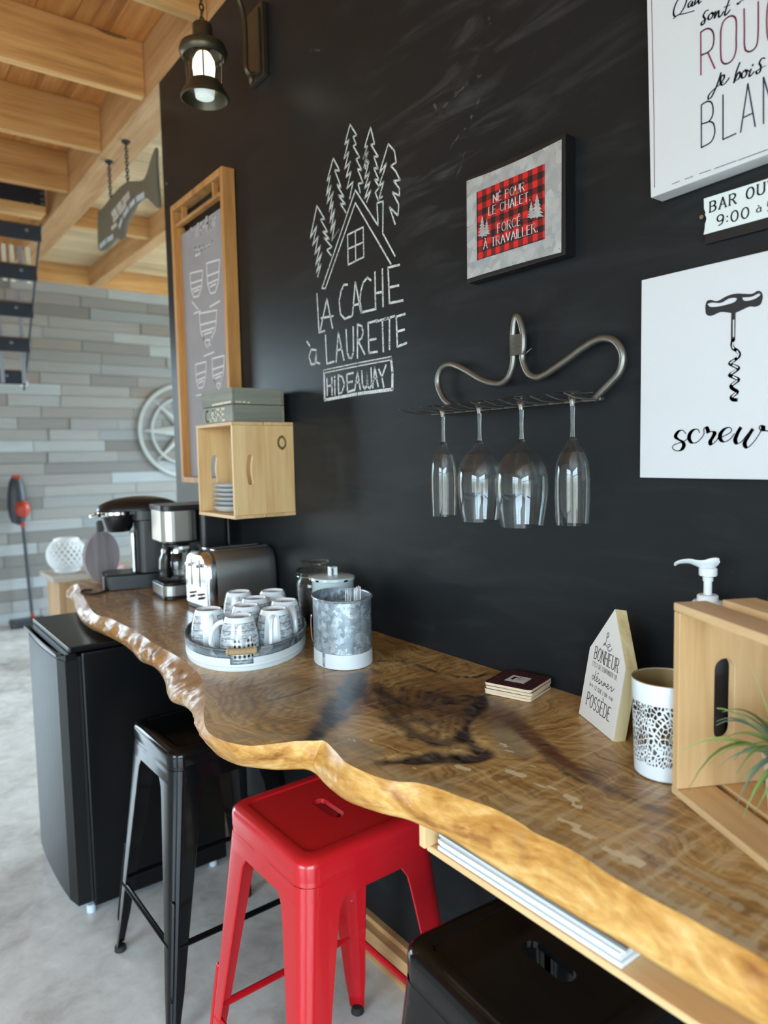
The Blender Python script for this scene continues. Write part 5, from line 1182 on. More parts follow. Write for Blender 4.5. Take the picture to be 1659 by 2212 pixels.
# outlet and plug under the wall crate
p = hit(486, 1140, 0, 0); ou = thing('wall_outlet', 'white wall outlet with a plug, just under the wall crate', 'outlet', (0, p.y, p.z))
MB().box(-.006, -.0005, -.036, .036, -.058, .058, b=.002).build('cover_plate', M_white, ou)
MB().box(-.030, -.0065, -.020, .018, -.030, -.004, b=.004).build('plug', M_white, ou); MB().box(-.036, -.0065, -.018, .016, .004, .026, b=.004).build('plug', M_black, ou)
# ================================================================== THINGS ON THE BAR
Z0 = ZT + .0004
# oval galvanised tray
ty_ = thing('oval_tray', 'oval galvanised tray with a white band and rope handles, under the mugs', 'tray', (-.328, 1.637, Z0), rz=-.5)
M_galvT = M_galv('galvanised_tray', base=(132, 144, 152), lo=(96, 108, 116), hi=(176, 188, 194), sc_=45., metal=.6, rough=.36)
M_wband = plain('chipped_white_paint', sc(220, 228, 232), .45, var=.05)
ta, tb = .147, .230
def oval(prof, n=72, cut=None):
    m = MB(); vs = []; fs = []
    for (dr, z) in prof:
        for i in range(n):
            a = 2*pi*i/n; vs.append(((ta+dr)*cos(a), (tb+dr)*sin(a), z))
    for k in range(len(prof)-1):
        for i in range(n):
            a = (i+.5)/n*360
            if cut and any(abs((a-c+180) % 360 - 180) < w_ for c, w_ in cut) : continue
            fs.append((k*n+i, k*n+(i+1) % n, (k+1)*n+(i+1) % n, (k+1)*n+i))
    return m.add(vs, fs, True)
fl = MB(); fl.add([((ta-.004)*cos(2*pi*i/72), (tb-.004)*sin(2*pi*i/72), .003) for i in range(72)], [tuple(range(72))]); fl.add([((ta-.004)*cos(2*pi*i/72), (tb-.004)*sin(2*pi*i/72), .0005) for i in range(72)], [tuple(reversed(range(72)))])
fl.build('floor_panel', M_galvT, ty_)
cut = [(270, 12.0), (90, 12.0)]
oval([(-.004, .0), (-.001, .0), (.0, .003), (.0, .008), (-.0015, .008), (-.0015, .003), (-.004, .0)]).build('white_band', M_wband, ty_)
oval([(.0, .008), (.0015, .012), (.0, .016), (-.0015, .016), (-.0015, .008), (0, .008)]).build('white_band', M_wband, ty_)
oval([(.0, .016), (.0008, .030), (-.0008, .030), (-.0015, .016), (0, .016)], cut=cut).build('white_band', M_wband, ty_)
oval([(.0008, .030), (.002, .033), (.0008, .036), (.001, .040), (-.0006, .040), (-.0008, .030), (.0008, .030)], cut=cut).build('wall_band', M_galvT, ty_)
oval([(.001, .040), (.0015, .046), (.0035, .048), (.0035, .051), (.0005, .0525), (-.001, .050), (-.0006, .040), (.001, .040)]).build('rim', M_galvT, ty_)
M_rope = plain('jute_twine', sc(176, 152, 116), .9, var=.3, vs=300, bump=.3, bs=400)
for s_ in (1, -1):
    rp_ = MB()
    for k in range(30):
        a = (270 if s_ > 0 else 90) + (-11.5 + 23*k/29)
        a = radians(a); cx_, cy2 = (ta+.001)*cos(a), (tb+.001)*sin(a); r_ = .0062 if 1 < k < 28 else .0085
        tdir = Vector((-(ta)*sin(a), tb*cos(a), 0)).normalized(); nd = Vector((tdir.y, -tdir.x, 0))
        rp_.tube([(cx_ + nd.x*r_*cos(q*pi/6) + tdir.x*.0012*sin(q*pi/6), cy2 + nd.y*r_*cos(q*pi/6) + tdir.y*.0012*sin(q*pi/6), .046 + r_*.95*sin(q*pi/6)) for q in range(12)], .0021, 5, closed=True)
    rp_.build('rope_grip', M_rope, ty_)

# mugs: grey board pattern with a gingham silhouette
def M_mug(name, kind):
    m, t, b = NT(name); tcn = N(t, 'ShaderNodeTexCoord'); s = N(t, 'ShaderNodeSeparateXYZ'); L(t, tcn.outputs['Object'], s.inputs[0])
    ang = MA(t, 'ARCTAN2', s.outputs['Y'], s.outputs['X']); z = s.outputs['Z']
    cyl = N(t, 'ShaderNodeCombineXYZ'); L(t, MA(t, 'MULTIPLY', ang, .3), cyl.inputs[0]); L(t, MA(t, 'MULTIPLY', z, 14.0), cyl.inputs[1])
    n1 = N(t, 'ShaderNodeTexNoise', Scale=9.0, Detail=6.0, Roughness=.65, Distortion=.5); L(t, cyl.outputs[0], n1.inputs['Vector'])
    col = RAMP(t, n1.outputs[0], [(.36, sc(120, 128, 134)), (.5, sc(176, 184, 190)), (.62, sc(208, 214, 218))])
    wob = MA(t, 'MULTIPLY', MA(t, 'SINE', MA(t, 'MULTIPLY', ang, 3.0)), .0008)
    fr_ = MA(t, 'FRACT', MA(t, 'DIVIDE', MA(t, 'ADD', z, wob), .0165)); line = MA(t, 'LESS_THAN', fr_, .075)
    col = MIX(t, MA(t, 'MULTIPLY', line, .85), col, sc(48, 52, 58))
    # handle side stays plain white
    hand = MA(t, 'GREATER_THAN', MA(t, 'COSINE', ang), .90)
    # silhouette on the side opposite/right of the handle
    for k_, a0 in enumerate((1.5708+.55, -1.5708-.25)):
        da = MA(t, 'ARCTAN2', MA(t, 'SINE', MA(t, 'SUBTRACT', ang, a0)), MA(t, 'COSINE', MA(t, 'SUBTRACT', ang, a0)))
        sh = N(t, 'ShaderNodeTexNoise', Scale=7.0, Detail=1.0); L(t, tcn.outputs['Object'], sh.inputs['Vector']); sh.noise_dimensions = '1D' if False else '3D'
        legs = MA(t, 'MULTIPLY', MA(t, 'SINE', MA(t, 'MULTIPLY', da, 9.0)), .012)
        zlim = MA(t, 'ADD', .060, legs)
        inside = MA(t, 'MULTIPLY', MA(t, 'LESS_THAN', MA(t, 'ABSOLUTE', da), .72), MA(t, 'MULTIPLY', MA(t, 'LESS_THAN', z, zlim), MA(t, 'GREATER_THAN', z, .020)))
        ga = MA(t, 'LESS_THAN', MA(t, 'FRACT', MA(t, 'MULTIPLY', ang, 4.2)), .5); gz = MA(t, 'LESS_THAN', MA(t, 'FRACT', MA(t, 'DIVIDE', z, .0118)), .5)
        g2 = MA(t, 'MULTIPLY', MA(t, 'ADD', ga, gz), .5)
        if kind == 'red' and k_ == 1: gc = RAMP(t, g2, [(0, sc(190, 44, 44)), (.3, sc(92, 26, 30)), (.8, sc(20, 16, 18)), (1, sc(20, 16, 18))])
        else: gc = RAMP(t, g2, [(0, sc(236, 240, 240)), (.3, sc(190, 196, 194)), (.8, sc(44, 44, 42)), (1, sc(44, 44, 42))])
        t.nodes[gc.node.name].color_ramp.interpolation = 'CONSTANT'
        col = MIX(t, inside, col, gc)
    col = MIX(t, MA(t, 'MAXIMUM', hand, MA(t, 'GREATER_THAN', z, .100)), col, sc(226, 234, 238))
    L(t, col, b.inputs['Base Color']); b.inputs['Roughness'].default_value = .16; b.inputs['Coat Weight'].default_value = .6
    return m
M_mugb = M_mug('board_and_gingham_glaze', 'black'); M_mugr = M_mug('board_and_red_gingham_glaze', 'red')
M_glaze = plain('white_glaze', sc(226, 234, 238), .15, coat=.6)
M_inkbase = plain('maker_mark', sc(70, 76, 82), .5)
def mug(label, loc, rz, mat):
    loc = (-.328 + (loc[0]+.328)*.99, 1.637 + (loc[1]-1.637)*.99, loc[2])
    t = thing('mug', label, 'mug', loc, rz, 'upturned mugs on the oval tray')
    Hm = .112
    MB().lathe([(.0385, .0), (.0405, .0006), (.0425, .010), (.0440, .026), (.0440, .044), (.0425, .064), (.0395, .082), (.0355, .098), (.0325, .107), (.0300, .1115)], 40).build('body', mat, t)
    MB().lathe([(.0300, .1115), (.0285, .1118), (.0270, .1105), (.0262, .1080), (.0, .1080)], 40).build('base_ring', M_glaze, t)
    MB().lathe([(.0385, .0), (.0375, .0015), (.0400, .03), (.039, .06), (.034, .09), (.028, .103), (.0, .104)], 32).build('inside', M_glaze, t)
    dm = MB(); dm.disc(.014, .1083, 20); 
    decal('base_mark', t, M_inkbase, [[(.010*cos(a*.6)*(.4+.6*abs(sin(a*2.3))), .008*sin(a*.6)) for a in range(k, k+3)] for k in range(0, 10, 2)], lambda x, y: (x, y), .0016, M=Matrix.Translation((0, 0, .1081)))
    hp = crom([(.0345, 0, .098), (.047, 0, .094), (.060, 0, .080), (.0655, 0, .060), (.0640, 0, .042), (.056, 0, .030), (.0425, 0, .028)], 4)
    MB().tube(hp, [.0085 - .0025*sin(pi*i/(len(hp)-1)) for i in range(len(hp))], 10, flat=.62).build('handle', M_glaze, t)
    return t
mz = Z0 + .0035
cam2 = lambda x, y: math.atan2(0-y, -1.106-x)                           # towards the room corner the camera stands in
M1 = mug('upturned mug at the left end of the tray, its handle facing the room', (-.442, 1.603, mz), cam2(-.43, 1.6)+.1, M_mugb)
mug('front mug on the tray with a black gingham pattern, handle to the left', (-.419, 1.484, mz), cam2(-.42, 1.48)-1.75, M_mugb)
mug('upturned mug at the right front of the tray, broad handle facing the room', (-.321, 1.497, mz), cam2(-.33, 1.47)-.15, M_mugb)
mug('upturned mug in the middle of the tray, directly behind the front gingham mug', (-.3546, 1.580, mz), cam2(-.35, 1.55)-.55, M_mugb)
mug('upturned mug second from the back in the middle of the tray', (-.2963, 1.649, mz), cam2(-.3, 1.64)-1.9, M_mugb)
mug('upturned mug at the far left of the tray, in front of the toaster', (-.290, 1.758, mz), cam2(-.28, 1.76)-.12, M_mugb)
mug('upturned mug at the very back of the tray, farthest right behind the others', (-.214, 1.708, mz), cam2(-.2, 1.7)+.6, M_mugb)
mug('upturned mug with a red and black gingham silhouette, at the right of the tray', (-.2531, 1.5695, mz), cam2(-.25, 1.56)+.38, M_mugr)

# galvanised cutlery caddy
cy_ = thing('cutlery_caddy', 'tall oval galvanised caddy with a white foot band, holding forks', 'caddy', (-.214, 1.368, Z0), rz=-.35)
M_galvC = M_galv('galvanised_caddy', base=(158, 172, 182), lo=(136, 150, 160), hi=(194, 206, 212), sc_=110., metal=.5, rough=.34)
ca, cb = .066, .088
def cov(prof, n=56, M=None):
    vs = [((ca+dr)*cos(2*pi*i/n), (cb+dr)*sin(2*pi*i/n), z) for dr, z in prof for i in range(n)]
    return MB().add(vs, [(k*n+i, k*n+(i+1) % n, (k+1)*n+(i+1) % n, (k+1)*n+i) for k in range(len(prof)-1) for i in range(n)], True, M)
cov([(.0, .034), (.0, .150), (-.0012, .150), (-.0012, .034), (0, .034)]).build('wall', M_galvC, cy_)
wb_ = cov([(-.001, .0), (.0012, .001), (.001, .004), (.0004, .0335), (-.0012, .0335), (-.002, .0)]); wb_.add([((ca-.001)*cos(2*pi*i/56), (cb-.001)*sin(2*pi*i/56), .002) for i in range(56)], [tuple(range(56))])
wb_.build('white_band', M_wband, cy_)
n = 56; MB().tube([((ca+.0012)*cos(2*pi*i/n), (cb+.0012)*sin(2*pi*i/n), .1515) for i in range(n)], .0028, 8, closed=True).build('rim', M_galvC, cy_)
sa = radians(214); MB().box(-.004, .004, -.0012, .0012, 0, .149, M=Matrix.Translation(((ca+.0008)*cos(sa), (cb+.0008)*sin(sa), 0)) @ Matrix.Rotation(sa+pi/2, 4, 'Z'), b=.0008).build('seam', M_galvC, cy_)
dv = MB(); dv.box(-.0645, .0645, -.0008, .0008, .004, .140); dv.box(-.0008, .0008, .0012, .0865, .004, .140); dv.build('divider', M_galvC, cy_)
MB().tube(crom([(-.0655, .030, .105), (-.0695, .022, .09), (-.0710, .004, .055), (-.0695, -.016, .05)], 5), .0012, 6).build('wire_handle', M_chrome, cy_)
M_fork = plain('white_plastic_fork', sc(226, 230, 232), .2, coat=.4)
def fork(lab, x, y, rz, tilt):
    t = thing('fork', lab, 'fork', (x, y, 0), rz, 'forks standing in the caddy')
    Mx = Matrix.Rotation(tilt, 4, 'Y'); m = MB(); m.tube([(0, 0, 0), (0, 0, .095), (0, 0, .118)], [.003, .0028, .005], 8, flat=.35, M=Mx); m.build('handle', M_fork, t)
    m = MB(); m.box(-.0095, .0095, -.0009, .0009, .118, .132, M=Mx, b=.0006)
    m.build('head', M_fork, t)
    for k in range(4):
        m = MB(); xx = -.0078+.0052*k; m.tube([(xx, 0, .130), (xx, 0, .158), (xx*.9, 0, .168)], [.0014, .0012, .0004], 6, M=Mx); m.build('tine', M_fork, t)
for k, (dx, dy, rz, tl, lab) in enumerate([(-.010, -.030, .1, .06, 'white fork leaning in the caddy, leftmost of the four'), (.006, -.038, .5, .10, 'white fork in the caddy, nearest the seam'), (.022, -.030, .9, .02, 'white fork standing upright in the middle of the caddy'), (.035, -.018, 1.3, -.05, 'white fork in the caddy, rightmost and tallest of the four')]):
    fork(lab, -.214+dx, 1.368+dy, rz, tl); bpy.data.objects[[o.name for o in bpy.data.objects if o.name.startswith('fork')][-1]].location.z = Z0+.0045 if k != 3 else Z0+.0045

# white enamel canister
ce = thing('enamel_canister', 'white enamel canister with a lid handle, behind the cutlery caddy', 'canister', (-.106, 1.574, Z0))
M_en = plain('white_enamel', sc(200, 216, 218), .22, coat=.4)
MB().lathe([(0, .0), (.053, .0), (.055, .003), (.055, .147), (.056, .150), (.053, .151)], 48).build('body', M_en, ce)
MB().lathe([(.0575, .148), (.0590, .151), (.0575, .157), (.050, .159), (.0, .161)], 48).build('lid', M_en, ce)
lp = MB()
aa = cam2(-.1, 1.57)
lpv = [(0, -.013), (0, .013)]
for (x0, x1, z0, z1) in ((-.010, -.007, .158, .182), (.007, .010, .158, .182), (-.010, .010, .180, .183)): lp.box(x0, x1, -.009, .009, z0, z1, M=Matrix.Rotation(aa+pi/2+.5, 4, 'Z'), b=.001)
lp.build('lid_handle', M_en, ce)
ck = MB()
for a, w_, z in ((aa+.62, .012, .1515), (aa-.75, .010, .1520), (aa+1.3, .006, .151)): ck.box(-w_/2, w_/2, -.0006, .0006, z-.0022, z+.0025, M=Matrix.Translation((.0588*cos(a), .0588*sin(a), 0)) @ Matrix.Rotation(a+pi/2, 4, 'Z'), b=.0005)
ck.build('enamel_chip', M_black, ce)

# glass jar with coffee beans
gj = thing('glass_jar', 'glass storage jar of dark coffee with a glass lid, behind the white canister', 'jar', (-.072, 1.720, Z0))
MB().lathe([(0, .001), (.050, .001), (.054, .006), (.055, .110), (.052, .125), (.046, .134), (.046, .142), (.0525, .145), (.0525, .150), (.044, .150), (.0435, .134), (.049, .124), (.0515, .108), (.0505, .008), (.047, .005), (0, .005)], 44).build('body', M_thin, gj)
MB().lathe([(0, .1505), (.050, .1505), (.052, .154), (.048, .158), (.028, .160), (.016, .165), (.016, .170), (.040, .1745), (.041, .178), (.038, .180), (0, .178)], 40).build('lid', M_glass, gj)
bn = MB().lathe([(0, .0065), (.046, .0065), (.0495, .010), (.0500, .100), (.044, .108), (.02, .112), (0, .110)], 32)
bn.build('coffee_fill', plain('dark_coffee', (.018, .010, .006), .45, var=.6, vs=160, bump=1.0, bs=160), gj)
ws = MB(); aj = cam2(-.07, 1.72)+.9
ws.tube([(.0535*cos(2*pi*i/32), .0535*sin(2*pi*i/32), .1395) for i in range(32)], .0012, 5, closed=True)
for s_ in (-.16, .16): ws.tube(crom([(.054*cos(aj+s_), .054*sin(aj+s_), .150), (.062*cos(aj+s_), .062*sin(aj+s_), .14), (.061*cos(aj+s_*.8), .061*sin(aj+s_*.8), .11), (.060*cos(aj), .060*sin(aj), .07)], 5), .0013, 5)
ws.build('wire_clasp', M_chrome, gj)

# coasters
M_cork = plain('pale_coaster_edge', sc(222, 200, 168), .7, var=.12, vs=80)
M_cpl = M_plaid('coaster_plaid', .0105, .0105, sc(104, 48, 56), sc(66, 28, 34), axy='x', axz='y', rough=.35)
cr_ = random.Random(2)
for k in range(4):
    lab = ['plaid coaster at the bottom of the stack against the wall', 'plaid coaster second from the bottom of the stack', 'plaid coaster second from the top of the stack', 'dark red plaid coaster with a white label, on top of the stack'][k]
    c = thing('coaster', lab, 'coaster', (-.070+cr_.uniform(-.0012, .0008), .955+cr_.uniform(-.0015, .0015), Z0 + k*.0060), rz=radians(17+cr_.uniform(-1, 1)), group='stack of plaid coasters')
    vs, fs = plate([rrect(-.05, .05, -.05, .05, .008, 5)], .0052, .0006); MB().add([(x, y, z+.0028) for x, y, z in vs], fs).build('board', M_cork, c)
    vs, fs = plate([rrect(-.0497, .0497, -.0497, .0497, .008, 5)], .0002); MB().add([(x, y, z+.0056) for x, y, z in vs], fs).build('plaid_print', M_cpl, c)
    if k == 3:
        MB().box(-.019, .019, -.0205, .0205, .0058, .0060).build('white_label', plain('white_label', sc(232, 234, 236), .5), c)
        fx = lambda x, y: (x, y)
        Mq = frameM((0, 0, .0060), (0, -1, 0), (1, 0, 0))
        decal('label_border', c, M_ink, [[(-.018, -.0165), (.018, -.0165), (.018, .0165), (-.018, .0165), (-.018, -.0165)]], fx, .0004, M=Mq)
        decal('ribbon_mark', c, M_ink, [[(-.010, -.008), (-.010, .008)]], fx, .0062, M=Mq); decal('check_mark', c, M_ink, [[(-.0065, .008), (-.003, .003), (.001, .012)]], fx, .0014, M=Mq)
        decal('round_mark', c, M_ink, [ARC(.006, 0, .0075, .0085, 20, 160, 8), ARC(.006, 0, .0075, .0085, 200, 340, 8), [(.001, .002), (.011, .002)], [(.002, -.001), (.010, -.001)], [(.003, -.004), (.009, -.004)]], fx, .0007, M=Mq)

# little house-shaped block sign
e_ = Vector((-.46257, -.88658, 0)); bk_ = Vector((.88658, -.46257, 0)); th_ = radians(10)
up_ = Vector((0, 0, 1))*cos(th_) + bk_*sin(th_)
hs = thing('house_block_sign', 'white house-shaped wooden block sign with black French lettering', 'sign', (-.079, .801, Z0+.0005))
MH = frameM((0, 0, 0), e_, up_)                                          # normal = e x up
nrm = e_.cross(up_).normalized()
sgn = 1 if nrm.dot(Vector((-1, 0, 0))) > 0 else -1
def house(d0, d1, name, mat, inset=0):
    P_ = [(0+inset, 0+inset), (.130-inset, inset), (.130-inset, .122), (.064, .206-inset), (inset, .122)]
    vs, fs = plate([P_], abs(d1-d0), .0006); off = (d0+d1)/2*sgn
    return MB().add([(x, y, z+off) for x, y, z in vs], fs, False, MH).build(name, mat, hs)
house(-.022, -.0012, 'wood_block', wood('pale_poplar_block', sc(190, 170, 116), sc(222, 206, 156), sc(236, 224, 184), 'z', 1.6, .6, rnd=.05))
house(-.0011, .0002, 'painted_face', plain('warm_white_face', sc(226, 222, 216), .6))
def house_text(s_, x0, x1, y0, h, w_, track=.2, squash=1.0, serif=False):
    ln, wd = text_lines(s_, track, serif)
    return decal('lettering', hs, M_ink, [[(x0 + p*(x1-x0)/wd, y0 + q*h) for p, q in l] for l in ln], lambda x, y: (x, y), w_, w_*1.3, M=MH @ Matrix.Translation((0, 0, sgn*.0004)), z=sgn*.0003)
house_text('BONHEUR', .022, .108, .1085, .0215, .0014, .22, serif=True)
house_text("C'EST DE CONTINUER DE", .020, .110, .0955, .0075, .00055, .22)
house_text("CE QUE L'ON", .042, .088, .0585, .0065, .00055, .22)
house_text('POSSÈDE', .022, .108, .0250, .0225, .0014, .22, serif=True)
FH = lambda x, y: (x, y)
Mh2 = MH @ Matrix.Translation((0, 0, sgn*.0004))
sc1 = [[(.056,.154),(.060,.158),(.058,.163),(.054,.160),(.055,.148),(.052,.141),(.048,.139),(.051,.143),(.058,.140),(.063,.139)], [(.062,.142),(.068,.146),(.071,.143),(.067,.141),(.064,.137),(.068,.134),(.074,.136),(.078,.141)]]
decal('script_lettering', hs, M_ink, [crom(p, 4) for p in sc1], FH, .0013, M=Mh2, z=sgn*.0003)
sc2 = [[(.034,.078),(.029,.080),(.027,.075),(.031,.073),(.036,.080),(.038,.090),(.036,.075),(.040,.073),(.044,.077),(.048,.080),(.045,.082),(.042,.078),(.044,.074),(.049,.074),(.054,.080),(.057,.075),(.053,.073),(.057,.073),(.063,.080),(.064,.074),(.068,.074),(.072,.080),(.072,.074),(.076,.080),(.079,.075),(.084,.077),(.088,.080),(.084,.081),(.083,.075),(.089,.074),(.095,.080),(.099,.080),(.098,.074),(.103,.076),(.107,.081)], [(.044,.086),(.048,.089)], [(.0655,.0855),(.066,.0862)]]
decal('script_lettering', hs, M_ink, [crom(p, 3) if len(p) > 2 else p for p in sc2], FH, .0012, M=Mh2, z=sgn*.0003)
decal('arrow_print', hs, M_ink, [[(.022, .062), (.036, .062)], [(.032, .065), (.036, .062), (.032, .059)], [(.022, .065), (.025, .062), (.022, .059)], [(.025, .065), (.028, .062), (.025, .059)], [(.094, .062), (.108, .062)], [(.098, .065), (.094, .062), (.098, .059)], [(.108, .065), (.105, .062), (.108, .059)], [(.105, .065), (.102, .062), (.105, .059)]], FH, .0006, M=Mh2, z=sgn*.0003)

# pierced white tin candle holder: bars and gaps cut through the wall
ch_ = thing('pierced_candle_holder', 'white tin candle holder pierced with a branch pattern, gold inside', 'candle holder', (-.172, .572, Z0))
HC = .142; rc0, rc1 = .0435, .0485
def rz_(z): return rc0 + (rc1-rc0)*z/HC
M_tin = plain('white_enamelled_tin', sc(226, 234, 240), .3, coat=.3)
M_gold = plain('dull_gold_lining', sc(150, 128, 88), .45, .4)
lo = MB().lathe([(0, .001), (rz_(0)-.002, .001), (rz_(0), .003), (rz_(.022), .0225), (rz_(.022)-.0006, .0225), (rz_(0)-.0012, .003), (0, .0022)], 56); lo.build('lower_band', M_tin, ch_)
MB().lathe([(rz_(.112), .112), (rz_(HC), HC-.001), (rz_(HC)-.0004, HC), (rz_(HC)-.0008, HC-.001), (rz_(.112)-.0006, .112), (rz_(.112), .112)], 56).build('upper_band', M_tin, ch_)
def M_pierced():
    """thin tin: the alpha is the cut-out pattern itself"""
    m, t, b = NT('pierced_tin_pattern'); tcn = N(t, 'ShaderNodeTexCoord'); s = N(t, 'ShaderNodeSeparateXYZ'); L(t, tcn.outputs['Object'], s.inputs[0])
    cx_ = N(t, 'ShaderNodeCombineXYZ'); L(t, MA(t, 'MULTIPLY', MA(t, 'ARCTAN2', s.outputs['Y'], s.outputs['X']), .046), cx_.inputs[0]); L(t, MA(t, 'MULTIPLY', s.outputs['Z'], .62), cx_.inputs[1])
    wn_ = N(t, 'ShaderNodeTexNoise', Scale=22.0, Detail=2.0); L(t, cx_.outputs[0], wn_.inputs['Vector'])
    ad = N(t, 'ShaderNodeVectorMath', _operation='MULTIPLY_ADD'); L(t, wn_.outputs['Color'], ad.inputs[0]); ad.inputs[1].default_value = (.03, .012, 0); L(t, cx_.outputs[0], ad.inputs[2])
    vo = N(t, 'ShaderNodeTexVoronoi', Scale=215.0, _feature='DISTANCE_TO_EDGE', _voronoi_dimensions='2D'); L(t, ad.outputs[0], vo.inputs['Vector'])
    n2 = N(t, 'ShaderNodeTexNoise', Scale=35.0, Detail=2.0); L(t, cx_.outputs[0], n2.inputs['Vector'])
    L(t, MA(t, 'SUBTRACT', 1.0, MA(t, 'GREATER_THAN', vo.outputs['Distance'], MA(t, 'MULTIPLY_ADD', n2.outputs[0], .60, -.14))), b.inputs['Alpha'])
    b.inputs['Base Color'].default_value = (*sc(226, 234, 240), 1); b.inputs['Roughness'].default_value = .3
    return m
MB().lathe([(rz_(.0225), .0225), (rz_(.0675), .0675), (rz_(.112), .112)], 64).build('pierced_wall', M_pierced(), ch_)
mg = M_pierced(); mg.name = 'pierced_gold_lining'; mg.node_tree.nodes['Principled BSDF'].inputs['Base Color'].default_value = (*sc(150, 128, 88), 1)
MB().lathe([(rz_(.0225)-.0006, .0225), (rz_(.0675)-.0006, .0675), (rz_(.112)-.0006, .112)], 64).build('pierced_lining', mg, ch_)
MB().lathe([(rz_(.1121)-.0008, .1121), (rz_(HC)-.001, HC-.0015)], 56).build('gold_lining', M_gold, ch_)
MB().lathe([(rz_(HC)-.0010, HC-.001), (rz_(HC)-.0002, HC+.0004), (rz_(HC)-.0001, HC-.001)], 56).build('gold_rim', M_gold, ch_)

# crate with a pot plant
P0 = Vector((-.225, .530, Z0)); Dv = Vector((.888, -.46, 0)); Lv = Vector((-.46, -.888, 0))
kc = thing('counter_crate', 'pale pine slatted crate lying on its side on the bar', 'crate', tuple(P0))
MC = frameM((0, 0, 0), Dv, Lv, Vector((0, 0, -1)) if Dv.cross(Lv).z < 0 else Vector((0, 0, 1)))
if Dv.cross(Lv).z < 0: MC = Matrix(((Dv.x, Lv.x, 0, 0), (Dv.y, Lv.y, 0, 0), (0, 0, 1, 0), (0, 0, 0, 1)))
LC, HCr, DC = .40, .267, .192
def cbox(s0, s1, l0, l1, z0, z1, name, mat, b=.0015): 
    # local frame: s = depth, l = length; build axis-aligned in the turned frame so grain follows the board
    m = MB().box(s0, s1, -l1, -l0, z0, z1, b=b); o = m.build(name, mat, kc); o.rotation_euler = (0, 0, math.atan2(Dv.y, Dv.x)); return o
for s0, s1 in ((0, .048), (.072, .123), (.142, .192)): cbox(s0, s1, -.0005, LC+.0005, HCr-.0115, HCr, 'slat', M_pineY)
for s0, s1 in ((0, .058), (.070, .128), (.140, .192)): cbox(s0, s1, -.0005, LC+.0005, 0, .0105, 'slat', M_pineY)
for z0, z1 in ((.018, .078), (.094, .156), (.172, .238)): cbox(.1815, .1915, .0145, LC-.0145, z0, z1, 'back_slat', M_pineY)
hole = rrect(.0535, .0835, .0740, .1885, .0148, 6)
ho2 = [(x, z) for x, z in hole]
for l0 in (.0, LC-.014):
    vs, fs = plate([[(.0004, .011), (.1808, .011), (.1808, HCr-.012), (.0004, HCr-.012)], ho2], .0135, .001)
    o = MB().add([(x, -(l0+.007), z) for x, z, y in [(p[0], p[1], p[2]) for p in vs]] if False else [(p[0], -(l0+.007)+p[2], p[1]) for p in vs], fs).build('end_board', M_pine, kc); o.rotation_euler = (0, 0, math.atan2(Dv.y, Dv.x))
kw = wood('pale_corner_batten', sc(176, 128, 80), sc(204, 160, 108), sc(220, 182, 130), 'z', 1.0, .5, rnd=.06)
# pot and grassy plant
pc = P0 + Dv*.088 + Lv*.128
pl = thing('potted_grass_plant', 'grass-leaved plant in a small whitewashed pot inside the crate', 'plant', (pc.x, pc.y, P0.z+.0115))
M_pot = wood('whitewashed_pot', sc(186, 168, 146), sc(214, 200, 182), sc(228, 218, 204), 'z', 1.0, .7, rnd=.05)
MB().lathe([(0, 0), (.027, 0), (.029, .002), (.038, .082), (.0395, .084), (.038, .086), (.034, .086), (.033, .078), (0, .076)], 32).build('pot', M_pot, pl)
MB().lathe([(.0335, .074), (.02, .079), (0, .080)], 20).build('moss', plain('dark_moss', (.02, .03, .012), .9, bump=1, bs=300), pl)
def M_leaf(name, c1, c2):
    m, t, b = NT(name); tcn = N(t, 'ShaderNodeTexCoord'); oi = N(t, 'ShaderNodeObjectInfo'); nzl = N(t, 'ShaderNodeTexNoise', Scale=14.0, Detail=3.0); L(t, tcn.outputs['Object'], nzl.inputs['Vector'])
    c = MIX(t, MA(t, 'ADD', MA(t, 'MULTIPLY', oi.outputs['Random'], .7), MA(t, 'MULTIPLY', nzl.outputs[0], .4)), c1, c2); L(t, c, b.inputs['Base Color']); b.inputs['Roughness'].default_value = .5
    b.inputs['Subsurface Weight'].default_value = .0; return m
ML = [M_leaf('green_blade', sc(92, 124, 62), sc(142, 164, 96)), M_leaf('blue_green_blade', sc(84, 112, 96), sc(124, 148, 128)), M_leaf('yellow_green_blade', sc(132, 150, 64), sc(176, 190, 120))]
rl = random.Random(21)
def blade(ln, rise, droop, wd):
    n_ = 9; vs = []
    for i in range(n_+1):
        q = i/n_; x = ln*q*(.55+.45*cos(q*.3)); z = rise*q - droop*q*q*q*1.0; w_ = wd*(sin(pi*min(1, (q*.85+.15)))**.7)*(1-q**3) + .0002
        vs += [(x, -w_, z + .0008), (x, 0, z - w_*.35), (x, w_, z + .0008)]
    fs = []
    for i in range(n_):
        for j in range(2): fs.append((i*3+j, i*3+j+1, i*3+j+4, i*3+j+3))
    n0 = len(vs); vs2 = [(x, y, z-.0004) for x, y, z in vs]; fs2 = [tuple(reversed([a+n0 for a in f])) for f in fs]
    rim_ = [(i*3, (i+1)*3, (i+1)*3+n0, i*3+n0) for i in range(n_)] + [(i*3+2, i*3+2+n0, (i+1)*3+2+n0, (i+1)*3+2) for i in range(n_)]
    return MB().add(vs+vs2, fs+fs2+rim_, True)
shapes = []
for k, (ln, ri, dr, wd) in enumerate([(.10, .11, .03, .0044), (.12, .07, .06, .0050), (.085, .14, .01, .0040), (.13, .05, .09, .0056), (.06, .13, 0, .004), (.105, .03, .07, .0050), (.075, .09, .03, .0052)]):
    o = blade(ln, ri, dr, wd).build('blade', ML[k % 3]); shapes.append([o.data] + [o.data.copy() for _ in range(2)]); bpy.data.objects.remove(o)
    for q in range(3): shapes[-1][q].materials.clear(); shapes[-1][q].materials.append(ML[q])
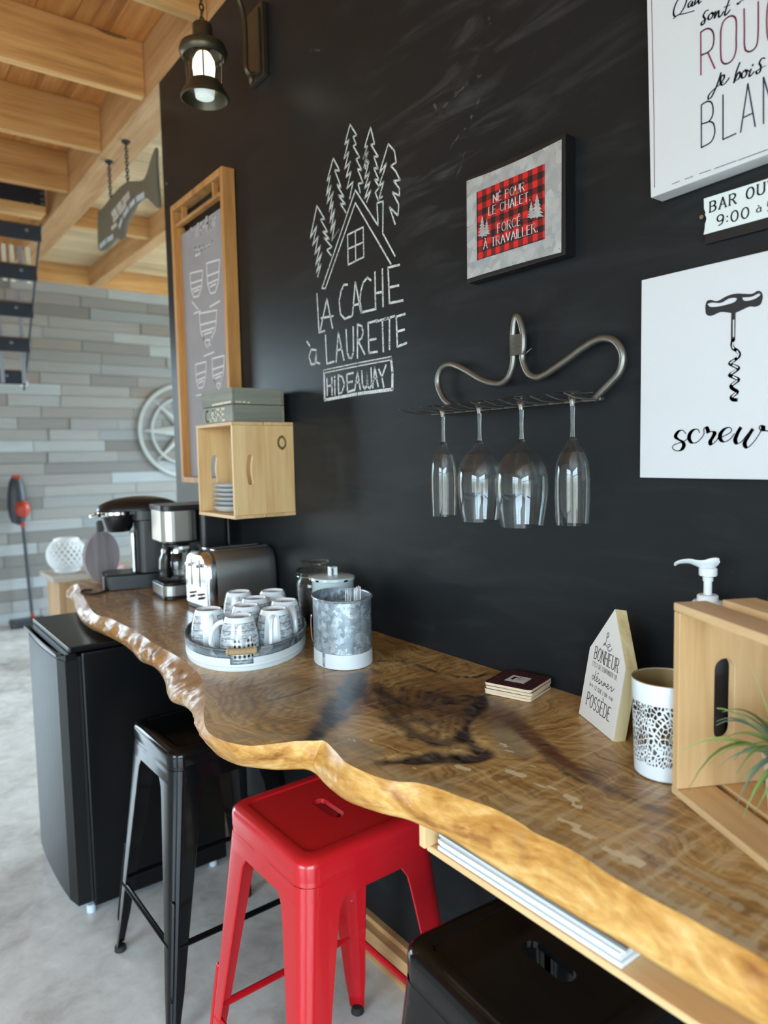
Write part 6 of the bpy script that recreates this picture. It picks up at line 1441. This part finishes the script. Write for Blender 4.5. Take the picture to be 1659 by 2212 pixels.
inv = lambda v: (v.dot(Dv), v.dot(Lv))
dirs = [(-2.75, 3, .0), (2.95, 5, 1), (-2.2, 1, 1), (2.6, 3, 0), (-2.95, 5, 0), (2.3, 1, 2), (3.05, 1, 0)]
for k in range(58):
    sh_ = rl.randrange(7); a = rl.uniform(0, 2*pi); mi = rl.choice((0, 0, 1, 1, 2)); s_ = rl.uniform(.62, 1.0)
    if k < 7: a = dirs[k][0]; sh_ = dirs[k][1]; mi = int(dirs[k][2]); s_ = 1.05
    d3 = Vector((cos(a), sin(a), 0)); reach = {0: .10, 1: .115, 2: .08, 3: .125, 4: .055, 5: .1, 6: .072}[sh_]*s_
    # keep blades off the crate's end, back and top boards
    room_s = (.178-.088) if d3.dot(Dv) > 0 else 1.0; room_l = .108 if d3.dot(Lv) < 0 else 1
    if d3.dot(Dv)*reach > room_s-.014: s_ *= (room_s-.016)/(d3.dot(Dv)*reach)
    if -d3.dot(Lv)*reach*s_ > room_l-.004: s_ *= (room_l-.006)/(-d3.dot(Lv)*reach*s_)
    if sh_ in (2, 4): s_ = min(s_, .95)
    o = bpy.data.objects.new('blade', shapes[sh_][mi]); COL.objects.link(o); o.parent = pl
    r0 = rl.uniform(0, .012); o.location = (d3.x*r0, d3.y*r0, .078 + rl.uniform(0, .010)); o.rotation_euler = (rl.uniform(-.3, .3), rl.uniform(-.12, .12), a); o.scale = (s_, s_, s_)

# pump bottle behind the crate
pb = thing('pump_bottle', 'clear hand-gel bottle with a white pump top behind the crate', 'bottle', (-.040, .584, Z0))
MB().lathe([(0, .001), (.029, .001), (.032, .005), (.032, .185), (.030, .198), (.020, .212), (.015, .216), (.013, .216), (.018, .210), (.028, .196), (.030, .184), (.030, .006), (0, .004)], 36).build('body', M_thin, pb)
MB().lathe([(0, .006), (.0285, .006), (.0288, .12), (0, .12)], 30).build('gel', plain('clear_gel', sc(150, 164, 168), .1), pb)
MB().lathe([(.0325, .06), (.0325, .15)], 36).build('label', plain('grey_blue_label', sc(120, 130, 146), .4), pb)
zc_ = .214
MB().lathe([(0, zc_), (.0215, zc_), (.0225, zc_+.002), (.0225, zc_+.019), (.0205, zc_+.0215), (.0158, zc_+.0215), (.0158, zc_+.029), (.0140, zc_+.031), (0, zc_+.031)], 36).build('cap', M_white, pb)
MB().lathe([(.0062, zc_+.030), (.0062, zc_+.052), (.0078, zc_+.0525), (.0078, zc_+.055), (.0066, zc_+.0555), (.0078, zc_+.056), (.0078, zc_+.0585), (.0066, zc_+.059), (.0066, zc_+.062)], 24).build('pump_stem', M_white, pb)
MB().lathe([(0, zc_+.061), (.0130, zc_+.061), (.0135, zc_+.063), (.0135, zc_+.072), (.0120, zc_+.0735), (0, zc_+.0735)], 30).build('pump_collar', M_white, pb)
hd = MB(); zz2 = zc_+.078; A3 = math.atan2(.42, -.90)
pr = crom([(-.015, 0, zz2), (-.008, 0, zz2+.001), (.006, 0, zz2+.0015), (.018, 0, zz2+.0035), (.034, 0, zz2+.0075), (.050, 0, zz2+.007), (.058, 0, zz2+.004)], 4)
hd.tube(pr, [.009]*3 + [.0145, .015, .0155, .015, .0140, .0125, .0105, .009, .008, .007, .0062] + [.0055]*(len(pr)-14), 14, flat=.36, M=Matrix.Rotation(A3, 4, 'Z')); hd.build('pump_head', M_white, pb)

# ------------------------------------------------------------------ appliances
M_ss = plain('brushed_stainless', sc(186, 184, 178), .36, .95, var=.08, vs=3)
M_ssl = plain('polished_stainless_front', sc(206, 210, 212), .12, 1.0)
to = thing('toaster', 'brushed stainless steel toaster with a long slot on top and lever front', 'toaster', (-.145, 2.135, Z0), rz=radians(2))
tx0, tx1, ty0, ty1, th = -.115, .130, -.085, .085, .185
# body: rounded top section swept along x
sec = [(ty0, .018), (ty0-.001, .10), (ty0+.004, .150), (ty0+.016, .174), (ty0+.036, th)]; sec = sec + [(-y, z) for y, z in reversed(sec)]
def sweep(xs, sec, scl=None):
    m = MB(); vs = [(x, y*(s_ if s_ else 1), .018+(z-.018)*(h_ if h_ else 1)) for x, s_, h_ in xs for y, z in sec]; n_ = len(sec); fs = []
    for i in range(len(xs)-1):
        for j in range(n_): fs.append((i*n_+j, i*n_+(j+1) % n_, (i+1)*n_+(j+1) % n_, (i+1)*n_+j))
    fs += [tuple(range(n_)), tuple((len(xs)-1)*n_+j for j in reversed(range(n_)))]
    return m.add(vs, fs, True)
sweep([(tx0+.034, .99, .99), (tx0+.040, 1, 1), (tx1-.030, 1, 1), (tx1-.008, .97, .985), (tx1, .90, .955)], sec).build('body', M_ss, to)
sweep([(tx0, .86, .93), (tx0+.008, .95, .975), (tx0+.024, .985, .99), (tx0+.033, .985, .99)], sec).build('front_panel', M_ssl, to)
MB().box(tx0+.005, tx1-.006, ty0+.006, ty1-.006, .0, .0175, b=.004).build('base', M_black, to)
for y in (-.030, .030):
    MB().box(tx0+.045, tx1-.012, y-.014, y+.014, th-.001, th+.0025, b=.001).build('slot_surround', M_ssl, to)
    MB().box(tx0+.052, tx1-.020, y-.0085, y+.0085, th+.0026, th+.0030).build('slot', M_black, to)
for y in (-.030, .030):
    MB().box(tx0-.0008, tx0+.002, y-.004, y+.004, .075, .160).build('lever_slot', M_black, to)
    MB().box(tx0-.016, tx0-.001, y-.012, y+.012, .136, .148, b=.003).build('lever', M_chrome, to)
    MB().cyl(.010, 0, .012, 18, frameM((tx0-.0005, y, .045), (0, 1, 0), (0, 0, 1), (-1, 0, 0)), b=.001).build('dial', M_chrome, to)

cm = thing('drip_coffee_maker', 'stainless and black drip coffee maker with a glass carafe, beside the toaster', 'coffee maker', (-.165, 2.405, Z0), rz=radians(-4))
def rb(x0, x1, y0, y1, z0, z1, r, name, mat, par, rf=None, n_=6):
    """upright block with rounded vertical corners"""
    P_ = rrect(x0, x1, y0, y1, r, n_); vs, fs = plate([P_], z1-z0, .0015); return MB().add([(x, y, z+(z0+z1)/2) for x, y, z in vs], fs, False).build(name, mat, par)
rb(-.120, .110, -.090, .090, .001, .012, .03, 'foot_plate', M_black, cm); rb(-.122, .110, -.090, .090, .0125, .048, .035, 'base', M_ss, cm)
rb(-.117, -.012, -.078, .078, .0485, .054, .03, 'warming_plate', M_black, cm)
rb(.010, .112, -.088, .088, .0485, .300, .02, 'water_tank', M_black, cm)
rb(-.118, .009, -.086, .086, .196, .300, .04, 'filter_housing', M_ss, cm); rb(-.120, .112, -.089, .089, .3005, .318, .03, 'lid', M_black, cm)
rb(-.100, .005, -.060, .060, .186, .1955, .03, 'drip_outlet', M_black, cm)
TC = Matrix.Translation((-.052, 0, .0545))
MB().lathe([(0, .001), (.052, .001), (.058, .006), (.062, .04), (.060, .075), (.050, .098), (.047, .108), (.049, .118), (.047, .118), (.045, .108), (.048, .097), (.058, .074), (.060, .04), (.056, .008), (0, .004)], 40, TC).build('carafe', M_thin, cm)
MB().lathe([(.0495, .099), (.0515, .099), (.0500, .110), (.0485, .110), (.0495, .099)], 36, TC).build('carafe_band', M_chrome, cm)
MB().cyl(.046, .1185, .128, 28, TC, b=.002).build('carafe_lid', M_black, cm)
hdl = crom([(-.030, -.045, .112), (-.046, -.070, .110), (-.052, -.078, .080), (-.048, -.070, .040), (-.040, -.052, .022)], 4)
MB().tube([(x-.052, y, z+.0545) for x, y, z in hdl], .008, 8, flat=1.3).build('carafe_handle', M_black, cm)

kr = thing('pod_coffee_machine', 'black pod coffee machine with a domed lid and silver trim', 'coffee maker', (-.235, 2.700, Z0), rz=radians(-14))
rb(-.150, .120, -.085, .085, .001, .052, .03, 'base', M_black, kr); rb(-.140, -.02, -.070, .070, .0525, .056, .02, 'drip_tray', plain('drip_grille', sc(70, 74, 78), .3, .7), kr)
rb(-.030, .135, -.085, .085, .0565, .250, .03, 'column', M_black, kr)
rb(-.046, -.031, -.055, .055, .058, .205, .006, 'silver_panel', M_ssl, kr)
MB().lathe([(0, .206), (.040, .208), (.050, .222), (.060, .262), (.062, .276), (0, .277)], 32, Matrix.Translation((-.085, 0, 0)), sy=1.1).build('brew_head', M_black, kr)
rg3 = MB(); rg3.lathe([(.068, .268), (.074, .274), (.074, .284), (.066, .287), (.062, .278), (.068, .268)], 36, Matrix.Translation((-.085, 0, 0)), sy=1.12); rg3.build('silver_trim', M_ssl, kr)
MB().tube(crom([(-.150, -.072, .276), (-.176, -.030, .270), (-.180, 0, .268), (-.176, .030, .270), (-.150, .072, .276)], 4), .007, 8).build('handle', M_ssl, kr)
dm_ = []
n_ = 20
vs = []; 
for i in range(9):
    q = i/8; rx, ry, z = .150*cos(q*pi/2), .090*cos(q*pi/2)**.8, .2875 + .050*sin(q*pi/2)
    for k in range(28): vs.append((-.010 + rx*cos(2*pi*k/28), ry*sin(2*pi*k/28), z))
MB().add(vs, [(i*28+k, i*28+(k+1) % 28, (i+1)*28+(k+1) % 28, (i+1)*28+k) for i in range(8) for k in range(28)] + [tuple(reversed(range(28)))], True).build('domed_lid', M_black, kr)
rb(-.040, .135, -.086, .086, .2505, .287, .035, 'upper_body', M_black, kr)
# black power cord on the bar
tag(MB().tube(crom([(-.385, 2.66, 0), (-.42, 2.62, .0), (-.455, 2.615, 0), (-.475, 2.66, 0), (-.455, 2.71, 0), (-.43, 2.70, .0)], 6), .0038, 8).build('power_cord', M_rubber, loc=(0, 0, Z0+.004)), 'black power cord looping on the bar before the pod coffee machine', 'cord')
# round grey board standing at the end of the bar
rbd = thing('round_paddle_board', 'round greyed wooden paddle board standing at the far end of the bar', 'board', (-.340, 2.885, Z0), rz=radians(28))
M_dw = wood('greyed_driftwood', sc(118, 108, 108), sc(150, 140, 142), sc(170, 162, 164), 'z', 1.0, .7)
P_ = []
for i in range(41):
    a = radians(-90 + 12 + (360-24)*i/40) + pi; P_.append((.088*cos(a - pi), .098 + .098*sin(a - pi)))
neck = []
vs, fs = plate([[(.088*cos(radians(a)), .0985 + .098*sin(radians(a))) for a in range(0, 360, 9)]], .014, .002)
MB().add(vs, fs, False, frameM((0, 0, 0), (1, 0, 0), (0, 0, 1))).build('disc', M_dw, rbd)
vs, fs = plate([rrect(-.015, .015, .190, .240, .012, 4)], .012, .002); MB().add(vs, fs, False, frameM((0, 0, 0), (1, 0, 0), (0, 0, 1))).build('handle', plain('dark_stained_handle', sc(84, 84, 82), .6), rbd)
